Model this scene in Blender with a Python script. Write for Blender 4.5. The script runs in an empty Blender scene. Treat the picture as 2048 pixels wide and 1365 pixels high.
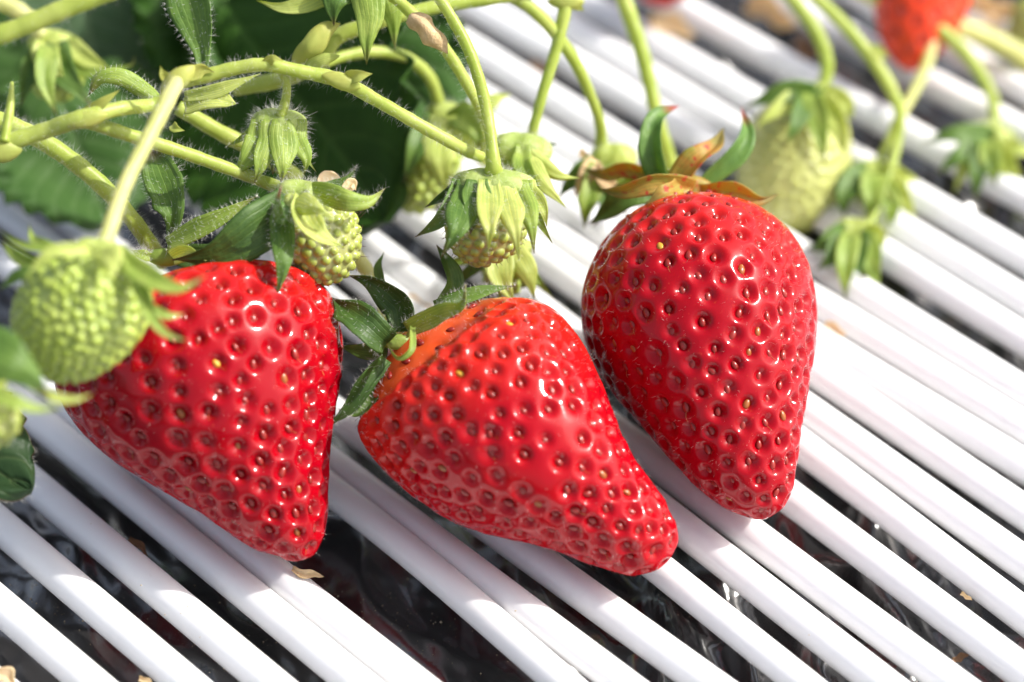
import bpy, math, random
import numpy as np
from mathutils import Vector, kdtree

random.seed(7)
rng = np.random.default_rng(7)
sc = bpy.context.scene
col = sc.collection
MM = 0.001                       # the builders below work in millimetres

# ------------------------------------------------------------------ camera
PITCH = math.radians(43.0)       # looking down on the bed
DIST = 330.0                     # mm from the lens to the bed at the picture's centre
F = 100.0 / 36.0 * 2048.0        # focal length in photograph pixels
RIGHT = np.array([1.0, 0, 0])
FWD = np.array([0, math.cos(PITCH), -math.sin(PITCH)])
UP = np.array([0, math.sin(PITCH), math.cos(PITCH)])
CAM = -DIST * FWD
cd = bpy.data.cameras.new("camera")
cam = bpy.data.objects.new("camera", cd)
col.objects.link(cam)
cam.location = Vector(CAM * MM)
cam.rotation_euler = (math.pi / 2 - PITCH, 0, 0)
cd.lens = 100.0
cd.sensor_width = 36.0
cd.clip_start = 0.01
cd.clip_end = 50.0
cd.dof.use_dof = True
cd.dof.focus_distance = 0.304
cd.dof.aperture_fstop = 10.4
cd.dof.aperture_blades = 8
sc.camera = cam

# ------------------------------------------------------------------ daylight
SUN_EL, SUN_AZ = math.radians(45.0), math.radians(86.0)     # azimuth clockwise from +Y
w = bpy.data.worlds.new("World")
sc.world = w
w.use_nodes = True
nt = w.node_tree
sky = nt.nodes.new("ShaderNodeTexSky")
sky.sky_type = 'NISHITA'
sky.sun_disc = False
sky.sun_elevation = SUN_EL
sky.sun_rotation = SUN_AZ
sky.air_density = 0.85
sky.dust_density = 4.0
sky.ozone_density = 0.5
hz = nt.nodes.new("ShaderNodeHueSaturation")      # hazy white spring sky
hz.inputs["Saturation"].default_value = 0.6
nt.links.new(sky.outputs[0], hz.inputs["Color"])
nt.links.new(hz.outputs[0], nt.nodes["Background"].inputs[0])
nt.nodes["Background"].inputs[1].default_value = 0.15
sd = bpy.data.lights.new("sun", 'SUN')
sd.energy = 3.5
sd.angle = math.radians(0.55)
sd.color = (1.0, 0.965, 0.90)
so = bpy.data.objects.new("sun", sd)
col.objects.link(so)
SUN = Vector((math.sin(SUN_AZ) * math.cos(SUN_EL), math.cos(SUN_AZ) * math.cos(SUN_EL), math.sin(SUN_EL)))
so.rotation_euler = SUN.to_track_quat('Z', 'Y').to_euler()
so.location = SUN * 2
sc.view_settings.view_transform = 'Standard'
sc.view_settings.look = 'None'
sc.view_settings.gamma = 1.0
sc.view_settings.use_curve_mapping = False
sc.view_settings.exposure = 0.66
sc.cycles.use_denoising = True
sc.cycles.max_bounces = 10
sc.cycles.transparent_max_bounces = 6

# ------------------------------------------------------------------ helpers
def at(px, py, D):
    """point (mm) seen at photograph pixel px,py at depth D along the view"""
    return CAM + D * (FWD + RIGHT * (px - 1024.0) / F - UP * (py - 682.5) / F)

def on(px, py, z):
    d = FWD + RIGHT * (px - 1024.0) / F - UP * (py - 682.5) / F
    return CAM + d * (z - CAM[2]) / d[2]

def depth(p):
    return float(np.dot(np.asarray(p) - CAM, FWD))

def unit(v):
    v = np.asarray(v, float)
    return v / (np.linalg.norm(v) + 1e-12)

def spline(pts, n, closed=False):
    """Catmull-Rom through pts, n samples"""
    P = np.asarray(pts, float)
    if len(P) == 2:
        t = np.linspace(0, 1, n)[:, None]
        return P[0] * (1 - t) + P[1] * t
    k = len(P)
    ch = np.r_[0, np.cumsum(np.maximum(np.linalg.norm(np.diff(P[:, :3] if P.shape[1] >= 3 else P, axis=0), axis=1), 1e-6))]
    Q = np.vstack([2 * P[0] - P[1], P, 2 * P[-1] - P[-2]])
    cq = np.r_[-(ch[1] - ch[0]), ch, ch[-1] + ch[-1] - ch[-2]]
    out = []
    for s in np.linspace(0, ch[-1], n):
        i = min(max(np.searchsorted(ch, s, side='right') - 1, 0), k - 2)
        p0, p1, p2, p3 = Q[i:i + 4]
        t0, t1, t2, t3 = cq[i:i + 4]
        m1 = (p2 - p0) / (t2 - t0)
        m2 = (p3 - p1) / (t3 - t1)
        h = t2 - t1
        u = (s - t1) / h
        out.append((2*u**3 - 3*u**2 + 1) * p1 + (u**3 - 2*u**2 + u) * h * m1 + (-2*u**3 + 3*u**2) * p2 + (u**3 - u**2) * h * m2)
    return np.array(out)

class MB:
    """collects geometry in mm; build() links it as ONE mesh object"""
    def __init__(self):
        self.v, self.f, self.mi, self.attr, self.attr2 = [], [], [], [], []
        self.n = 0
    def add(self, verts, faces, mi=0, attr=None, attr2=None):
        verts = np.asarray(verts, float)
        self.v.append(verts)
        o = self.n
        self.f.extend([tuple(i + o for i in f) for f in faces])
        self.mi.extend([mi] * len(faces))
        self.attr.append(np.zeros(len(verts)) if attr is None else np.asarray(attr, float))
        self.attr2.append(np.zeros(len(verts)) if attr2 is None else np.asarray(attr2, float))
        self.n += len(verts)
        return self
    def tube(self, pts, radii, sides=10, mi=0, cap=True, attr=None, bump=0.0):
        P = np.asarray(pts, float)
        n = len(P)
        R = np.broadcast_to(np.asarray(radii, float), (n,))
        T = np.gradient(P, axis=0)
        T /= np.linalg.norm(T, axis=1)[:, None] + 1e-12
        a = np.array([0.3, 0.2, 0.93])
        N = unit(np.cross(T[0], a))
        V = []
        for i in range(n):
            N = unit(N - T[i] * np.dot(N, T[i]))
            B = np.cross(T[i], N)
            th = np.linspace(0, 2 * math.pi, sides, endpoint=False)
            rr = R[i] * (1 + bump * np.sin(th * 3 + 0.4 * math.sin(i * .3)))
            V.append(P[i] + rr[:, None] * (np.cos(th)[:, None] * N + np.sin(th)[:, None] * B))
        V = np.vstack(V)
        Fc = []
        for i in range(n - 1):
            for j in range(sides):
                k = (j + 1) % sides
                Fc.append((i*sides + j, i*sides + k, (i+1)*sides + k, (i+1)*sides + j))
        if cap:
            Fc.append(tuple(range(sides - 1, -1, -1)))
            Fc.append(tuple((n - 1) * sides + j for j in range(sides)))
        at_ = None if attr is None else np.repeat(np.broadcast_to(attr, (n,)), sides)
        return self.add(V, Fc, mi, at_)
    def hairs(self, pos, nrm, length, r=0.016, mi=1, lean=0.5, tip=None):
        """thin tapering hairs standing on a surface"""
        pos = np.asarray(pos); nrm = np.asarray(nrm)
        n = len(pos)
        if n == 0:
            return self
        d = nrm + rng.normal(0, lean, (n, 3))
        d /= np.linalg.norm(d, axis=1)[:, None]
        L = length * rng.uniform(.5, 1.2, n)[:, None]
        a = np.cross(d, np.array([.31, .52, .79])); a /= np.linalg.norm(a, axis=1)[:, None] + 1e-9
        b = np.cross(d, a)
        bend = rng.normal(0, .25, (n, 3)) * L
        mid = pos + d * L * .55 + bend * .2
        end = pos + d * L + bend
        V, Fc = np.zeros((n, 7, 3)), []
        for k in range(3):
            th = 2 * math.pi * k / 3
            off = math.cos(th) * a + math.sin(th) * b
            V[:, k] = pos + off * r
            V[:, 3 + k] = mid + off * r * .8
        V[:, 6] = end
        for i in range(n):
            o = i * 7
            for k in range(3):
                m = (k + 1) % 3
                Fc.append((o + k, o + m, o + 3 + m, o + 3 + k))
                Fc.append((o + 3 + k, o + 3 + m, o + 6))
        return self.add(V.reshape(-1, 3), Fc, mi)
    def build(self, name, mats, parent=None, attr_name=None, origin=None, smooth=True):
        V = np.vstack(self.v) if self.v else np.zeros((0, 3))
        o0 = np.zeros(3) if origin is None else np.asarray(origin, float)
        me = bpy.data.meshes.new(name)
        me.from_pydata(((V - o0) * MM).tolist(), [], self.f)
        if not isinstance(mats, (list, tuple)):
            mats = [mats]
        for m in mats:
            me.materials.append(m)
        me.polygons.foreach_set("material_index", np.array(self.mi, dtype=np.int32))
        me.polygons.foreach_set("use_smooth", np.full(len(self.f), smooth, dtype=bool))
        if attr_name:
            at_ = me.attributes.new(attr_name, 'FLOAT', 'POINT')
            at_.data.foreach_set("value", np.concatenate(self.attr).astype(np.float32))
        a2 = np.concatenate(self.attr2)
        if a2.any():
            me.attributes.new('across', 'FLOAT', 'POINT').data.foreach_set('value', a2.astype(np.float32))
        me.update()
        ob = bpy.data.objects.new(name, me)
        col.objects.link(ob)
        if parent is not None:
            ob.parent = parent
            po = np.array(root_loc(parent))
            ob.location = Vector(o0 * MM) - Vector(po)
        else:
            ob.location = Vector(o0 * MM)
        return ob

def root_loc(o):
    p = Vector((0, 0, 0))
    while o is not None:
        p = p + o.location
        o = o.parent
    return p

def tag(o, label=None, cat=None, group=None, kind=None):
    if label: o["label"] = label
    if cat: o["category"] = cat
    if group: o["group"] = group
    if kind: o["kind"] = kind
    return o

def thing(name, loc, label, cat, group=None):
    o = bpy.data.objects.new(name, None)
    o.empty_display_size = .004
    col.objects.link(o)
    o.location = Vector(np.asarray(loc) * MM)
    return tag(o, label, cat, group)

# ------------------------------------------------------------------ materials
def new_mat(name):
    m = bpy.data.materials.new(name)
    m.use_nodes = True
    return m, m.node_tree, m.node_tree.nodes["Principled BSDF"]

def noise(nt, scale, detail=4, rough=.55, stretch=None):
    tc = nt.nodes.new("ShaderNodeTexCoord")
    n = nt.nodes.new("ShaderNodeTexNoise")
    n.inputs["Scale"].default_value = scale
    n.inputs["Detail"].default_value = detail
    n.inputs["Roughness"].default_value = rough
    if stretch:
        mp = nt.nodes.new("ShaderNodeMapping")
        mp.inputs["Scale"].default_value = stretch
        nt.links.new(tc.outputs["Object"], mp.inputs[0])
        nt.links.new(mp.outputs[0], n.inputs["Vector"])
    else:
        nt.links.new(tc.outputs["Object"], n.inputs["Vector"])
    return n.outputs[0]

def ramp(nt, fac, stops):
    r = nt.nodes.new("ShaderNodeValToRGB")
    e = r.color_ramp.elements
    while len(e) < len(stops):
        e.new(.5)
    for el, (p, c) in zip(e, stops):
        el.position = p
        el.color = (*c, 1) if len(c) == 3 else c
    nt.links.new(fac, r.inputs[0])
    return r.outputs[0]

def mix(nt, fac, a, b, mode='MIX'):
    m = nt.nodes.new("ShaderNodeMix")
    m.data_type = 'RGBA'
    m.blend_type = mode
    for s, v in ((m.inputs[0], fac), (m.inputs[6], a), (m.inputs[7], b)):
        if isinstance(v, bpy.types.NodeSocket):
            nt.links.new(v, s)
        elif isinstance(v, (int, float)):
            s.default_value = v
        else:
            s.default_value = (*v, 1)
    return m.outputs[2]

def attr(nt, name):
    a = nt.nodes.new("ShaderNodeAttribute")
    a.attribute_name = name
    return a.outputs["Fac"]

def bump(nt, bsdf, fac, strength, dist):
    b = nt.nodes.new("ShaderNodeBump")
    b.inputs["Strength"].default_value = strength
    b.inputs["Distance"].default_value = dist
    nt.links.new(fac, b.inputs["Height"])
    nt.links.new(b.outputs[0], bsdf.inputs["Normal"])
    return b

def flesh_mat(name, c0, c1, c2, ss=.32, s1=.10, s2=.30):
    m, nt, b = new_mat(name)
    ad = nt.nodes.new("ShaderNodeMath"); ad.operation = 'MULTIPLY_ADD'
    nt.links.new(noise(nt, 170, 3), ad.inputs[0]); ad.inputs[1].default_value = .16
    nt.links.new(attr(nt, "along"), ad.inputs[2])
    sb = nt.nodes.new("ShaderNodeMath"); sb.operation = 'SUBTRACT'
    nt.links.new(ad.outputs[0], sb.inputs[0]); sb.inputs[1].default_value = .08
    base = ramp(nt, sb.outputs[0], [(0.0, c0), (s1, c1), (s2, c2), (1.0, c2)])
    big = noise(nt, 130, 3)
    base = mix(nt, ramp(nt, big, [(.45, (0, 0, 0)), (.70, (.12, .12, .12))]), base, c1)
    sp = ramp(nt, noise(nt, 2600, 2, .5), [(.66, (0, 0, 0)), (.78, (.16, .16, .16))])
    base = mix(nt, sp, base, (.85, .16, .06))
    nt.links.new(base, b.inputs["Base Color"])
    b.inputs["Roughness"].default_value = .105
    b.inputs["IOR"].default_value = 1.36
    b.inputs["Subsurface Weight"].default_value = ss
    b.inputs["Subsurface Radius"].default_value = (1.0, .22, .12)
    b.inputs["Subsurface Scale"].default_value = .0015
    b.inputs["Coat Weight"].default_value = 0
    b.inputs["Coat Roughness"].default_value = .03
    bump(nt, b, noise(nt, 1500, 3, .5), .05, .0002)
    return m

def plant_mat(name, a, bcol, scale=260, trans=.3, rough=.45, tipc=None, stretch=None, tip0=.75, spec=.4, bstr=.15, spots=None, veins=0.0):
    """leafy tissue: two tones, some light coming through it; the tip may be dried or reddened"""
    m, nt, b = new_mat(name)
    c = mix(nt, ramp(nt, noise(nt, scale, 4, .6, stretch), [(.35, (0, 0, 0)), (.65, (1, 1, 1))]), a, bcol)
    if spots:
        c = mix(nt, ramp(nt, noise(nt, 900, 3, .6), [(.56, (0, 0, 0)), (.63, (.9, .9, .9))]), c, spots)
    if tipc:
        c = mix(nt, ramp(nt, attr(nt, "along"), [(tip0, (0, 0, 0)), (min(tip0 + .18, 1), (1, 1, 1))]), c, tipc)
    hgt = noise(nt, scale * 4, 3, .6, stretch)
    if veins:
        # fine veins run lengthwise: 'across' is 1..3 from edge to edge
        def math_(op, x, y):
            q = nt.nodes.new("ShaderNodeMath"); q.operation = op
            for sck, val in zip(q.inputs, (x, y)):
                if isinstance(val, bpy.types.NodeSocket): nt.links.new(val, sck)
                else: sck.default_value = val
            return q.outputs[0]
        wob = math_('MULTIPLY', math_('SUBTRACT', noise(nt, 500, 2), .5), .16)
        x = math_('MULTIPLY', math_('SUBTRACT', math_('ADD', attr(nt, "across"), wob), 1.0), .5)
        st = []
        for cpos in (.08, .20, .345, .5, .655, .80, .92):
            st += [(cpos - .022, (0, 0, 0)), (cpos, (1, 1, 1) if cpos == .5 else (.7, .7, .7)), (cpos + .022, (0, 0, 0))]
        vf = ramp(nt, x, st)
        c = mix(nt, math_('MULTIPLY', vf, veins), c, mix(nt, 1.0, c, (2.0, 1.7, 1.5), 'MULTIPLY'))
        hgt = math_('SUBTRACT', hgt, math_('MULTIPLY', vf, .5))
    nt.links.new(c, b.inputs["Base Color"])
    b.inputs["Roughness"].default_value = rough
    b.inputs["Specular IOR Level"].default_value = spec
    bump(nt, b, hgt, bstr, .0004)
    if trans > 0:
        t = nt.nodes.new("ShaderNodeBsdfTranslucent")
        tcol = mix(nt, .75, c, (1.0, 1.0, .32), 'MULTIPLY')
        bright = mix(nt, 1.0, tcol, (1.9, 1.8, 1.2), 'MULTIPLY')
        nt.links.new(bright, t.inputs[0])
        ms = nt.nodes.new("ShaderNodeMixShader")
        ms.inputs[0].default_value = trans
        nt.links.new(b.outputs[0], ms.inputs[1])
        nt.links.new(t.outputs[0], ms.inputs[2])
        nt.links.new(ms.outputs[0], nt.nodes["Material Output"].inputs[0])
    return m

def plain_mat(name, c, rough=.5, c2=None, scale=500, spec=.5):
    m, nt, b = new_mat(name)
    if c2:
        nt.links.new(mix(nt, noise(nt, scale, 4), c, c2), b.inputs["Base Color"])
    else:
        b.inputs["Base Color"].default_value = (*c, 1)
    b.inputs["Roughness"].default_value = rough
    b.inputs["Specular IOR Level"].default_value = spec
    return m

M = {}
M['flesh'] = flesh_mat('ripe_flesh', (.72, .11, .025), (.60, .03, .012), (.46, .004, .009))
M['flesh_orange'] = flesh_mat('orange_flesh', (.68, .11, .025), (.55, .022, .010), (.35, .001, .007), .32, .15, .46)
M['flesh_deep'] = flesh_mat('deep_flesh', (.70, .10, .025), (.49, .012, .009), (.31, .0008, .007), .32, .10, .32)
M['flesh_far'] = flesh_mat('scarlet_flesh', (.72, .14, .04), (.70, .09, .025), (.66, .055, .018))
M['seed_red'] = plain_mat('seed_red', (.26, .020, .014), .22)
M['seed_brown'] = plain_mat('seed_brown', (.30, .09, .02), .25)
M['seed_yellow'] = plain_mat('seed_yellow', (.62, .36, .04), .3)
M['style'] = plain_mat('style', (.13, .035, .015), .5)
M['style_pale'] = plain_mat('style_pale', (.55, .22, .06), .5)
M['fuzz'] = plain_mat('fuzz', (.92, .91, .84), .4)
M['fuzz_dark'] = plain_mat('fuzz_dark', (.10, .04, .025), .5)
M['stem'] = plant_mat('stem_green', (.33, .42, .06), (.44, .51, .12), 200, .22, .4, stretch=(1, 1, .5))
M['stem_pale'] = plant_mat('stem_pale', (.52, .55, .20), (.62, .62, .28), 200, .25, .4)
M['stem_node'] = plant_mat('stem_sheath', (.48, .48, .12), (.40, .46, .11), 300, .3, .5)
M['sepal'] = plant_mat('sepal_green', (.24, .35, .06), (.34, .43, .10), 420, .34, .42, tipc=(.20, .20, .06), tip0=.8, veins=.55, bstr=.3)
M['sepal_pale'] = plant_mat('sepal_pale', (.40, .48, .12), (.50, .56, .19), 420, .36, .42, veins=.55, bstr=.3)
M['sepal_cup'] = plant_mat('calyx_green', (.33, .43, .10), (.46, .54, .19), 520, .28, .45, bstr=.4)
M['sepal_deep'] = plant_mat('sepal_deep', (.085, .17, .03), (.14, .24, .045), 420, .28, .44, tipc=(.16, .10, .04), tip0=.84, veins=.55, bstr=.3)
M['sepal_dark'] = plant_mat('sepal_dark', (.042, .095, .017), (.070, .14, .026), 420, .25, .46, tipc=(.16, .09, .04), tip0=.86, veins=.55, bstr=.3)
M['sepal_orange'] = plant_mat('sepal_orange', (.44, .24, .05), (.34, .36, .07), 500, .36, .45, tipc=(.24, .20, .05), tip0=.6, spots=(.45, .05, .03), veins=.55, bstr=.3)
M['sepal_redtip'] = plant_mat('sepal_redtip', (.11, .22, .05), (.17, .30, .07), 400, .32, .38, tipc=(.40, .10, .09), tip0=.74, veins=.55, bstr=.3)
M['dry'] = plant_mat('dry_tan', (.56, .40, .20), (.72, .56, .34), 900, .2, .7, bstr=.5)
M['dry_cream'] = plant_mat('dry_cream', (.72, .55, .33), (.80, .66, .45), 700, .2, .7, bstr=.4)
M['dry_brown'] = plant_mat('dry_brown', (.17, .09, .045), (.28, .15, .07), 800, .15, .7, bstr=.5)
M['pipe'] = None

def leaf_mat(name, a, b2, vein, trans=.22, rough=.32, edge=None):
    m, nt, b = new_mat(name)
    c = mix(nt, ramp(nt, noise(nt, 110, 4, .6), [(.35, (0, 0, 0)), (.65, (1, 1, 1))]), a, b2)
    c = mix(nt, ramp(nt, attr(nt, "along"), [(.45, (0, 0, 0)), (1.0, (1, 1, 1))]), c, vein)
    if edge:
        c = mix(nt, ramp(nt, attr(nt, "along"), [(0.0, (1, 1, 1)), (.08, (0, 0, 0))]), c, edge)
    nt.links.new(c, b.inputs["Base Color"])
    b.inputs["Roughness"].default_value = rough
    b.inputs["Specular IOR Level"].default_value = .12
    bump(nt, b, noise(nt, 900, 4, .6), .25, .0004)
    t = nt.nodes.new("ShaderNodeBsdfTranslucent")
    nt.links.new(mix(nt, 1.0, c, (2.2, 2.0, .7), 'MULTIPLY'), t.inputs[0])
    ms = nt.nodes.new("ShaderNodeMixShader")
    ms.inputs[0].default_value = trans
    nt.links.new(b.outputs[0], ms.inputs[1])
    nt.links.new(t.outputs[0], ms.inputs[2])
    nt.links.new(ms.outputs[0], nt.nodes["Material Output"].inputs[0])
    return m
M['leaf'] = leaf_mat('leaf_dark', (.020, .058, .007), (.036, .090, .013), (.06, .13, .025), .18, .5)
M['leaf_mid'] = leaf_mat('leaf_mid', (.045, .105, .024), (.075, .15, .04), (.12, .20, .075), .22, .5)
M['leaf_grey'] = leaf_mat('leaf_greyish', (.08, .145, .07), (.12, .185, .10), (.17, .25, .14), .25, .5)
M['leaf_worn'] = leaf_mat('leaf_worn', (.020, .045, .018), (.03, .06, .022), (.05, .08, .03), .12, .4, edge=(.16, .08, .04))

def achene_mat(name, gap, top, mottle):
    m, nt, b = new_mat(name)
    c = ramp(nt, attr(nt, "along"), [(0.0, gap), (.45, tuple((x + y) / 2 for x, y in zip(gap, top))), (.95, top)])
    c = mix(nt, ramp(nt, noise(nt, 300, 3), [(.4, (0, 0, 0)), (.7, (.5, .5, .5))]), c, mottle)  # paler mottling spread at random
    nt.links.new(c, b.inputs["Base Color"])
    b.inputs["Roughness"].default_value = .25
    b.inputs["Subsurface Weight"].default_value = .2
    b.inputs["Subsurface Radius"].default_value = (1, 1, .4)
    b.inputs["Subsurface Scale"].default_value = .0006
    return m
M['achene'] = achene_mat('green_fruit', (.34, .43, .10), (.37, .47, .06), (.47, .54, .14))
M['achene_tan'] = achene_mat('green_fruit_ripening', (.34, .36, .13), (.30, .37, .05), (.38, .42, .11))
M['achene_pale'] = achene_mat('pale_fruit', (.46, .49, .16), (.36, .38, .10), (.54, .56, .22))

def pipe_mat():
    m, nt, b = new_mat('white_plastic')
    c = mix(nt, noise(nt, 60, 3), (.83, .83, .83), (.80, .805, .815))
    dirt = ramp(nt, noise(nt, 700, 4, .7), [(.66, (0, 0, 0)), (.80, (.4, .4, .4))])
    c = mix(nt, dirt, c, (.66, .62, .55))
    streak = ramp(nt, noise(nt, 240, 4, .6, (1, 1, .3)), [(.55, (0, 0, 0)), (.75, (.35, .35, .35))])
    c = mix(nt, streak, c, (.70, .70, .70))
    nt.links.new(c, b.inputs["Base Color"])
    b.inputs["Roughness"].default_value = .34
    b.inputs["Subsurface Weight"].default_value = .6
    b.inputs["Subsurface Radius"].default_value = (1, 1, 1)
    b.inputs["Subsurface Scale"].default_value = .0018
    return m
M['pipe'] = pipe_mat()

def film_mat():
    m, nt, b = new_mat('black_film')
    b.inputs["Base Color"].default_value = (.010, .010, .011, 1)
    dust = ramp(nt, noise(nt, 55, 5, .65), [(.45, (0, 0, 0)), (.80, (.6, .6, .6))])
    c = mix(nt, dust, (.011, .011, .012), (.050, .046, .044))
    nt.links.new(c, b.inputs["Base Color"])
    b.inputs["Roughness"].default_value = .24
    b.inputs["IOR"].default_value = 2.1
    b.inputs["Coat Weight"].default_value = 1.0
    b.inputs["Coat Roughness"].default_value = .08
    bump(nt, b, noise(nt, 95, 2, .4), .7, .003)
    return m
M['film'] = film_mat()
M['dust'] = plain_mat('dust', (.42, .34, .22), .9, (.60, .50, .36), 3000)

# ------------------------------------------------------------------ the bed: black film and white pipes
def fbm(x, y):
    z = np.zeros_like(x)
    for (a, fx, fy, p) in FB:
        z += a * np.sin(fx * x + fy * y + p)
    # crumpled folds, stronger on the right-hand side where the film lies slack
    g = np.zeros_like(x)
    for (a, fx, fy, p) in FOLD:
        g += a * (1 - 2 * np.abs(np.sin(.5 * (fx * x + fy * y + p + .9 * np.sin(.11 * x + .17 * y + p)))) ** .9)
    m = np.clip(.35 + .5 * np.sin(.07 * x + .05 * y + .6) + .5 * np.sin(-.05 * x + .11 * y + 2.0) + x / 42.0 + .40, .22, 1.0)
    return z + g * m
FB, FOLD = [], []
for k in range(12):
    fr = 0.045 * 1.2 ** k
    th = rng.uniform(0, math.pi)
    FB.append((.40 / (1 + .5 * k), fr * math.cos(th), fr * math.sin(th), rng.uniform(0, 6.28)))
for k in range(11):
    fr = rng.uniform(.25, .85)
    th = rng.normal(.15, .45)
    FOLD.append((1.25 / (1 + 1.1 * fr), fr * math.cos(th), fr * math.sin(th), rng.uniform(0, 6.28)))

def film_z(Z):
    return np.minimum(-6.9 + Z, -4.15)

def film():
    mb = MB()
    xs = np.concatenate([np.linspace(-600, -140, 24)[:-1], np.linspace(-140, 140, 520), np.linspace(140, 600, 24)[1:]])
    ys = np.concatenate([np.linspace(-500, -80, 20)[:-1], np.linspace(-80, 110, 330), np.linspace(110, 700, 24)[1:]])
    X, Y = np.meshgrid(xs, ys)
    Z = fbm(X, Y)
    Z = film_z(Z)
    nx, ny = len(xs), len(ys)
    V = np.stack([X.ravel(), Y.ravel(), Z.ravel()], 1)
    Fc = [(j*nx + i, j*nx + i + 1, (j+1)*nx + i + 1, (j+1)*nx + i) for j in range(ny - 1) for i in range(nx - 1)]
    mb.add(V, Fc)
    o = mb.build('ground', M['film'])
    return tag(o, 'wrinkled shiny black plastic film lying under the white pipes', 'ground', kind='structure')
film()

PR = 1.92
def pipe(pts, label, dz=0.0, r=PR):
    """pts: points (photo pixels) along the pipe's far edge"""
    e = math.radians(51.6)
    back = unit(np.array([.70, .714, 0]))
    P = [on(px, py, -r + dz + r * math.cos(e)) - back * r * math.sin(e) for px, py in pts]
    P = [np.array([p[0], p[1], -r + dz]) for p in P]
    d0, d1 = unit(P[0] - P[1]), unit(P[-1] - P[-2])
    line = [P[0] + d0 * 130] + P + [P[-1] + d1 * 130]
    line = spline(line, 60) if len(line) > 4 else np.array(line)
    mb = MB()
    n, S = len(line), 36
    T = unit(line[-1] - line[0])
    side = unit(np.cross(T, [0, 0, 1]))         # towards the camera side
    if side[1] > 0: side = -side
    th = np.linspace(0, 2 * math.pi, S, endpoint=False)
    rr = np.full(S, r)
    # a moulded seam runs along the near flank
    for k, a in enumerate(th):
        d = math.degrees(math.atan2(math.sin(a), math.cos(a)))     # 0 = near side, 90 = top
        rr[k] +=   .035 * math.exp(-((d - 2) / 9) ** 2) - .025 * math.exp(-((d - 16) / 7) ** 2)
    V = np.vstack([p + rr[:, None] * (np.cos(th)[:, None] * side + np.sin(th)[:, None] * np.array([0, 0, 1])) for p in line])
    Fc = [(i*S + j, i*S + (j+1) % S, (i+1)*S + (j+1) % S, (i+1)*S + j) for i in range(n - 1) for j in range(S)]
    Fc += [tuple(range(S - 1, -1, -1)), tuple((n - 1) * S + j for j in range(S))]
    mb.add(V, Fc)
    o = mb.build('white_pipe', M['pipe'], origin=line[n // 2])
    return tag(o, label, 'pipe', 'white pipes laid side by side on the film')

pipe([(-40, 1300), (38, 1365)], 'white pipe showing only as a sliver in the bottom left corner')
pipe([(0, 1165), (236, 1365)], 'sunlit white pipe cutting the bottom left corner, second one in')
pipe([(22, 1024), (426, 1365)], 'white pipe starting beneath the worn dark leaf at the left edge')
pipe([(185, 1024), (596, 1365)], 'white pipe third in front of the left ripe berry, half in shadow')
pipe([(352, 1024), (769, 1365)], 'white pipe just in front of the left ripe berry, shaded beside it')
pipe([(584, 1130), (884, 1365)], 'white pipe touched by the tip of the left ripe berry', -.1)
pipe([(-150, 400), (0, 486), (400, 752), (777, 1027), (1173, 1362)], 'white pipe emerging right of the left berry tip, beside the wide black gap', 0, 1.80)
pipe([(0, 388), (844, 1024), (1299, 1365)], 'white pipe under the belly of the middle ripe berry', .0, 1.78)
pipe([(960, 995), (1154, 1134), (1476, 1365)], 'white pipe carrying the hard shadow of the middle berry tip')
pipe([(1200, 1001), (1344, 1116), (1656, 1365)], 'white pipe directly under the tip of the middle ripe berry', -.1, 1.76)
pipe([(874, 631), (1381, 1024), (1821, 1365)], 'white pipe passing between the tips of the middle and right berries', -.05)
pipe([(717, 435), (1524, 1041), (1963, 1365)], 'white pipe touched by the tip of the right ripe berry')
pipe([(874, 428), (1591, 960), (2048, 1301)], 'white pipe coming out right of the right berry tip, above the dark gap')
pipe([(874, 330), (1608, 855), (2048, 1186)], 'white pipe leaving the lower right flank of the right ripe berry', -.1)
pipe([(1086, 425), (1618, 783), (2048, 1084)], 'white pipe below the small white glint right of the right berry')
pipe([(1086, 352), (1631, 705), (2048, 983)], 'white pipe above the small white glint right of the right berry', .05)
pipe([(1086, 300), (1691, 680), (2048, 893)], 'white pipe with the cream petal stain beside the right ripe berry', -.2)
pipe([(1024, 200), (1823, 683), (2048, 818)], 'white pipe right behind the lowest green calyx bud', -.1)
pipe([(1024, 115), (1761, 572), (2048, 748)], 'white pipe between the two dark gaps at the right edge')
pipe([(1024, 25), (1281, 176), (2048, 642)], 'white pipe above the upper dark gap at the right edge')
pipe([(1200, 62), (1631, 318), (2048, 567)], 'white pipe passing behind the big pale green berry, lower one')
pipe([(1399, 107), (2048, 482)], 'white pipe passing behind the star shaped calyx at the right', -.1)
pipe([(1399, 5), (1886, 272)], 'white pipe below the long dark gap at the top right')
pipe([(1536, -48), (1861, 134), (2048, 232)], 'shaded white pipe above the long dark gap at the top right', -.1)
pipe([(1700, -52), (1936, 84), (2046, 146)], 'white pipe under the blurred red berry at the top right', -.2)
pipe([(1860, -48), (2048, 60)], 'white pipe farthest away in the top right corner', -.2)

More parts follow.
